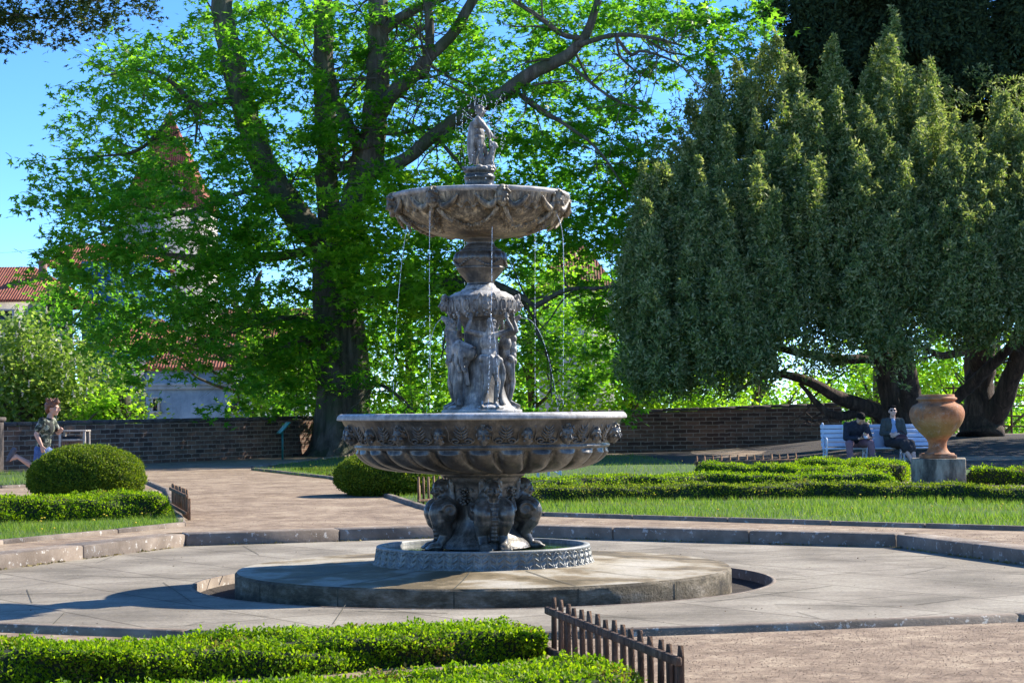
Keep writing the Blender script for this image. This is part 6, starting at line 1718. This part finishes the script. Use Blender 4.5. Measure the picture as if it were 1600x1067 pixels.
# block covered in blue scaffold netting
d = 112; Z = lambda py: P(170, py, d).z; nb_ = empty("building", (bpos(130, d), d, -4), "block wrapped in bright blue scaffold netting left of the maple", "building")
walls(nb_, bpos(128, d), bpos(238, d), d, d + 6, -4, Z(408), 'bluenet', "netting"); gable(nb_, bpos(70, d), bpos(238, d), d + .5, d + 6.5, Z(412), Z(372), .2, .8)
mb = MB()
for px in (140, 165, 190, 215, 234): cap_(mb, (bpos(px, d), d - .08, -4), (bpos(px, d), d - .08, Z(402)), .04, .04, 6)
for py in (430, 465, 500, 540, 580): box(mb, ((bpos(128, d) + bpos(238, d)) / 2, d - .05, Z(py)), (bpos(238, d) - bpos(128, d), .1, .06))
mb.build("scaffold", M['bluenet'], nb_); setoff(nb_)
# far left house with chimney
d = 105; Z = lambda py: P(40, py, d).z; h3 = empty("house", (bpos(0, d), d, -4), "white house with red hipped roof and tall chimney at the far left edge", "house")
walls(h3, bpos(-140, d), bpos(62, d), d, d + 8, -4, Z(468), 'cream'); gable(h3, bpos(-160, d), bpos(110, d), d, d + 8, Z(468), Z(408), .3, 3.2)
window(h3, bpos(8, d), d - .02, Z(500), .8, 1.0)
mb = MB(); xx = bpos(50, d); box(mb, (xx, d + 2.5, Z(430)), (.38, .45, 1.9)); box(mb, (xx, d + 2.5, Z(404)), (.48, .55, .14)); cap_(mb, (xx, d + 2.5, Z(403)), (xx, d + 2.5, Z(400)), .1, .09); mb.build("chimney", M['chim'], h3); setoff(h3)
# houses right of the fountain
d = 105; Z = lambda py: P(900, py, d).z; h4 = empty("house", (bpos(890, d), d, -4), "pale house with steep red roof glimpsed through leaves right of the upper bowl", "house")
walls(h4, bpos(845, d), bpos(960, d), d, d + 6, -4, Z(450), 'cream'); gable(h4, bpos(845, d), bpos(960, d), d, d + 6, Z(450), Z(375), .25, 1.6); window(h4, bpos(885, d), d - .02, Z(535), .3, .5); setoff(h4)
d = 98; Z = lambda py: P(380, py, d).z; h5 = empty("house", (bpos(380, d), d, -4), "red roofed house behind the grey-blue one, seen in scraps through the maple", "house")
walls(h5, bpos(330, d + 8), bpos(520, d + 8), d + 8, d + 12, -4, Z(520), 'cream'); gable(h5, bpos(330, d + 8), bpos(520, d + 8), d + 8, d + 12, Z(520), Z(465), .25, .6); setoff(h5)

# ------------------------------------------------------------------ loose stones and litter on the gravel, trees outside the frame that throw shade
def litter(polys, n, name, mat, s0, s1, seed, label):
    r = np.random.default_rng(seed); mb = MB()
    oct_ = np.array([(1, 0, 0), (0, 1, 0), (-1, 0, 0), (0, -1, 0), (0, 0, 1), (0, 0, -1)], float)
    F = [[(0, 1, 4), (1, 2, 4), (2, 3, 4), (3, 0, 4), (1, 0, 5), (2, 1, 5), (3, 2, 5), (0, 3, 5)]]
    for poly in polys:
        x, y = in_poly_pts(poly, n); K = len(x); z = np.array([gz(a, b) for a, b in zip(x, y)])
        t = oct_ * np.array([1, .8, .45]); scatter(mb, t, F, np.stack([x, y, z + .002], 1), frames(np.array([0, 0, 1.0]) + r.normal(size=(K, 3)) * .15), s0 + (s1 - s0) * r.uniform(size=K) ** 3)
    o = mb.build(name, mat); tag(o, label, "stones", kind="stuff")
M['pebble'] = simple("pebbles", (.16, .10, .07), (.52, .40, .30), 9, .9, 0)
M['debris'] = simple("dark bud scales", (.11, .07, .04), (.22, .15, .09), 12, .95, 0)
fg = [tuple(G(x, y, -.02))[:2] for x, y in ((840, 992), (1590, 966), (1700, 968), (1700, 1080), (1075, 1080), (850, 1010))]
bgp = [tuple(G(x, y, UP))[:2] for x, y in ((300, 824), (680, 820), (664, 800), (520, 752), (395, 738), (300, 740), (230, 760), (290, 815))]
bgr = [tuple(G(x, y, UP))[:2] for x, y in ((700, 812), (1400, 826), (1600, 850), (1600, 836), (852, 812), (700, 806))]
litter([fg], 16000, "pebbles", M['pebble'], .0015, .0058, 1, "small loose stones strewn over the gravel in the foreground")
litter([fg], 900, "bud_litter", M['debris'], .0015, .006, 2, "brown bud scales scattered on the foreground gravel")
litter([bgp, bgr], 2600, "bud_litter", M['debris'], .002, .008, 3, "brown bud scales scattered on the sandy path")
terrp = [tuple(p)[:2] for p in terr]
r_ = np.random.default_rng(8); x, y = in_poly_pts(terrp, 500); k = np.hypot(x - FX, y - FY) > trench_r + .05; x, y = x[k], y[k]; K = len(x)
mb = MB(); scatter(mb, KITE[0], KITE[1], np.stack([x, y, np.full(K, .004)], 1), frames(np.array([0, 0, 1.0]) + r_.normal(size=(K, 3)) * .2), r_.uniform(.006, .022, K))
tag(mb.build("leaf_litter", M['debris']), "dry crumbs of leaf on the paving", "litter", kind="stuff")
# moss and crumbs along the foot of the far kerb
mb = MB(); kp = [G(x_, y_, 0.0) for x_, y_ in TERR_FAR]
for i in range(len(kp) - 1):
    a, b = kp[i], kp[i + 1]; L = (b - a).length; K = int(L * 130); t = r_.uniform(size=K); nrm = Vector((-(b - a).y, (b - a).x, 0)).normalized()
    pos = np.array([tuple(a + (b - a) * s - nrm * abs(r_.normal()) * .03 + Vector((0, 0, .004))) for s in t])
    keep = (np.sin(t * 23 + i) + np.sin(t * 51)) > -.4; pos = pos[keep]
    scatter(mb, KITE[0], KITE[1], pos, frames(np.array([0, 0, 1.0]) + r_.normal(size=(len(pos), 3)) * .5), r_.uniform(.012, .03, len(pos)))
tag(mb.build("moss", simple("yellow moss and bud litter", (.16, .13, .04), (.34, .27, .09), 12, .95, 0)), "yellowish moss and litter along the foot of the kerb", "moss", kind="stuff")
def shade_tree(x, y, zc, rad, label, seed, n=420):
    r = np.random.default_rng(seed); b = Vector((x, y, gz(x, y))); t = empty("shade_tree", b, label, "tree")
    d = unit(r.normal(size=(n, 3))) * r.uniform(.3, 1, (n, 1)) ** .5; cs = np.array([x, y, zc]) + d * np.array(rad)
    m = MB(); spray(m, cs, 40, .8, .35, .24, KITE, r); m.build("crown", M['maple'], t).location = -b
    tb = MB(); tube(tb, [tuple(b), (x, y, zc * .5), (x + .2, y, zc + rad[2] * .6)], [.5, .4, .1], 12, smooth=3)
    for k in range(12): c = cs[r.integers(n)]; tube(tb, [(x, y, zc * .5 + k * .2), tuple(c)], [.14, .03], 7)
    tb.build("trunk", M['bark'], t, smooth=True).location = -b
shade_tree(25.5, 57, 8.5, (5.5, 6, 4.2), "leafy tree outside the right edge that dapples the ground behind the urn", 31)
shade_tree(19.5, 51.5, 7.5, (4.0, 4.5, 2.8), "smaller leafy tree outside the right edge that shades the bench", 32, 130)
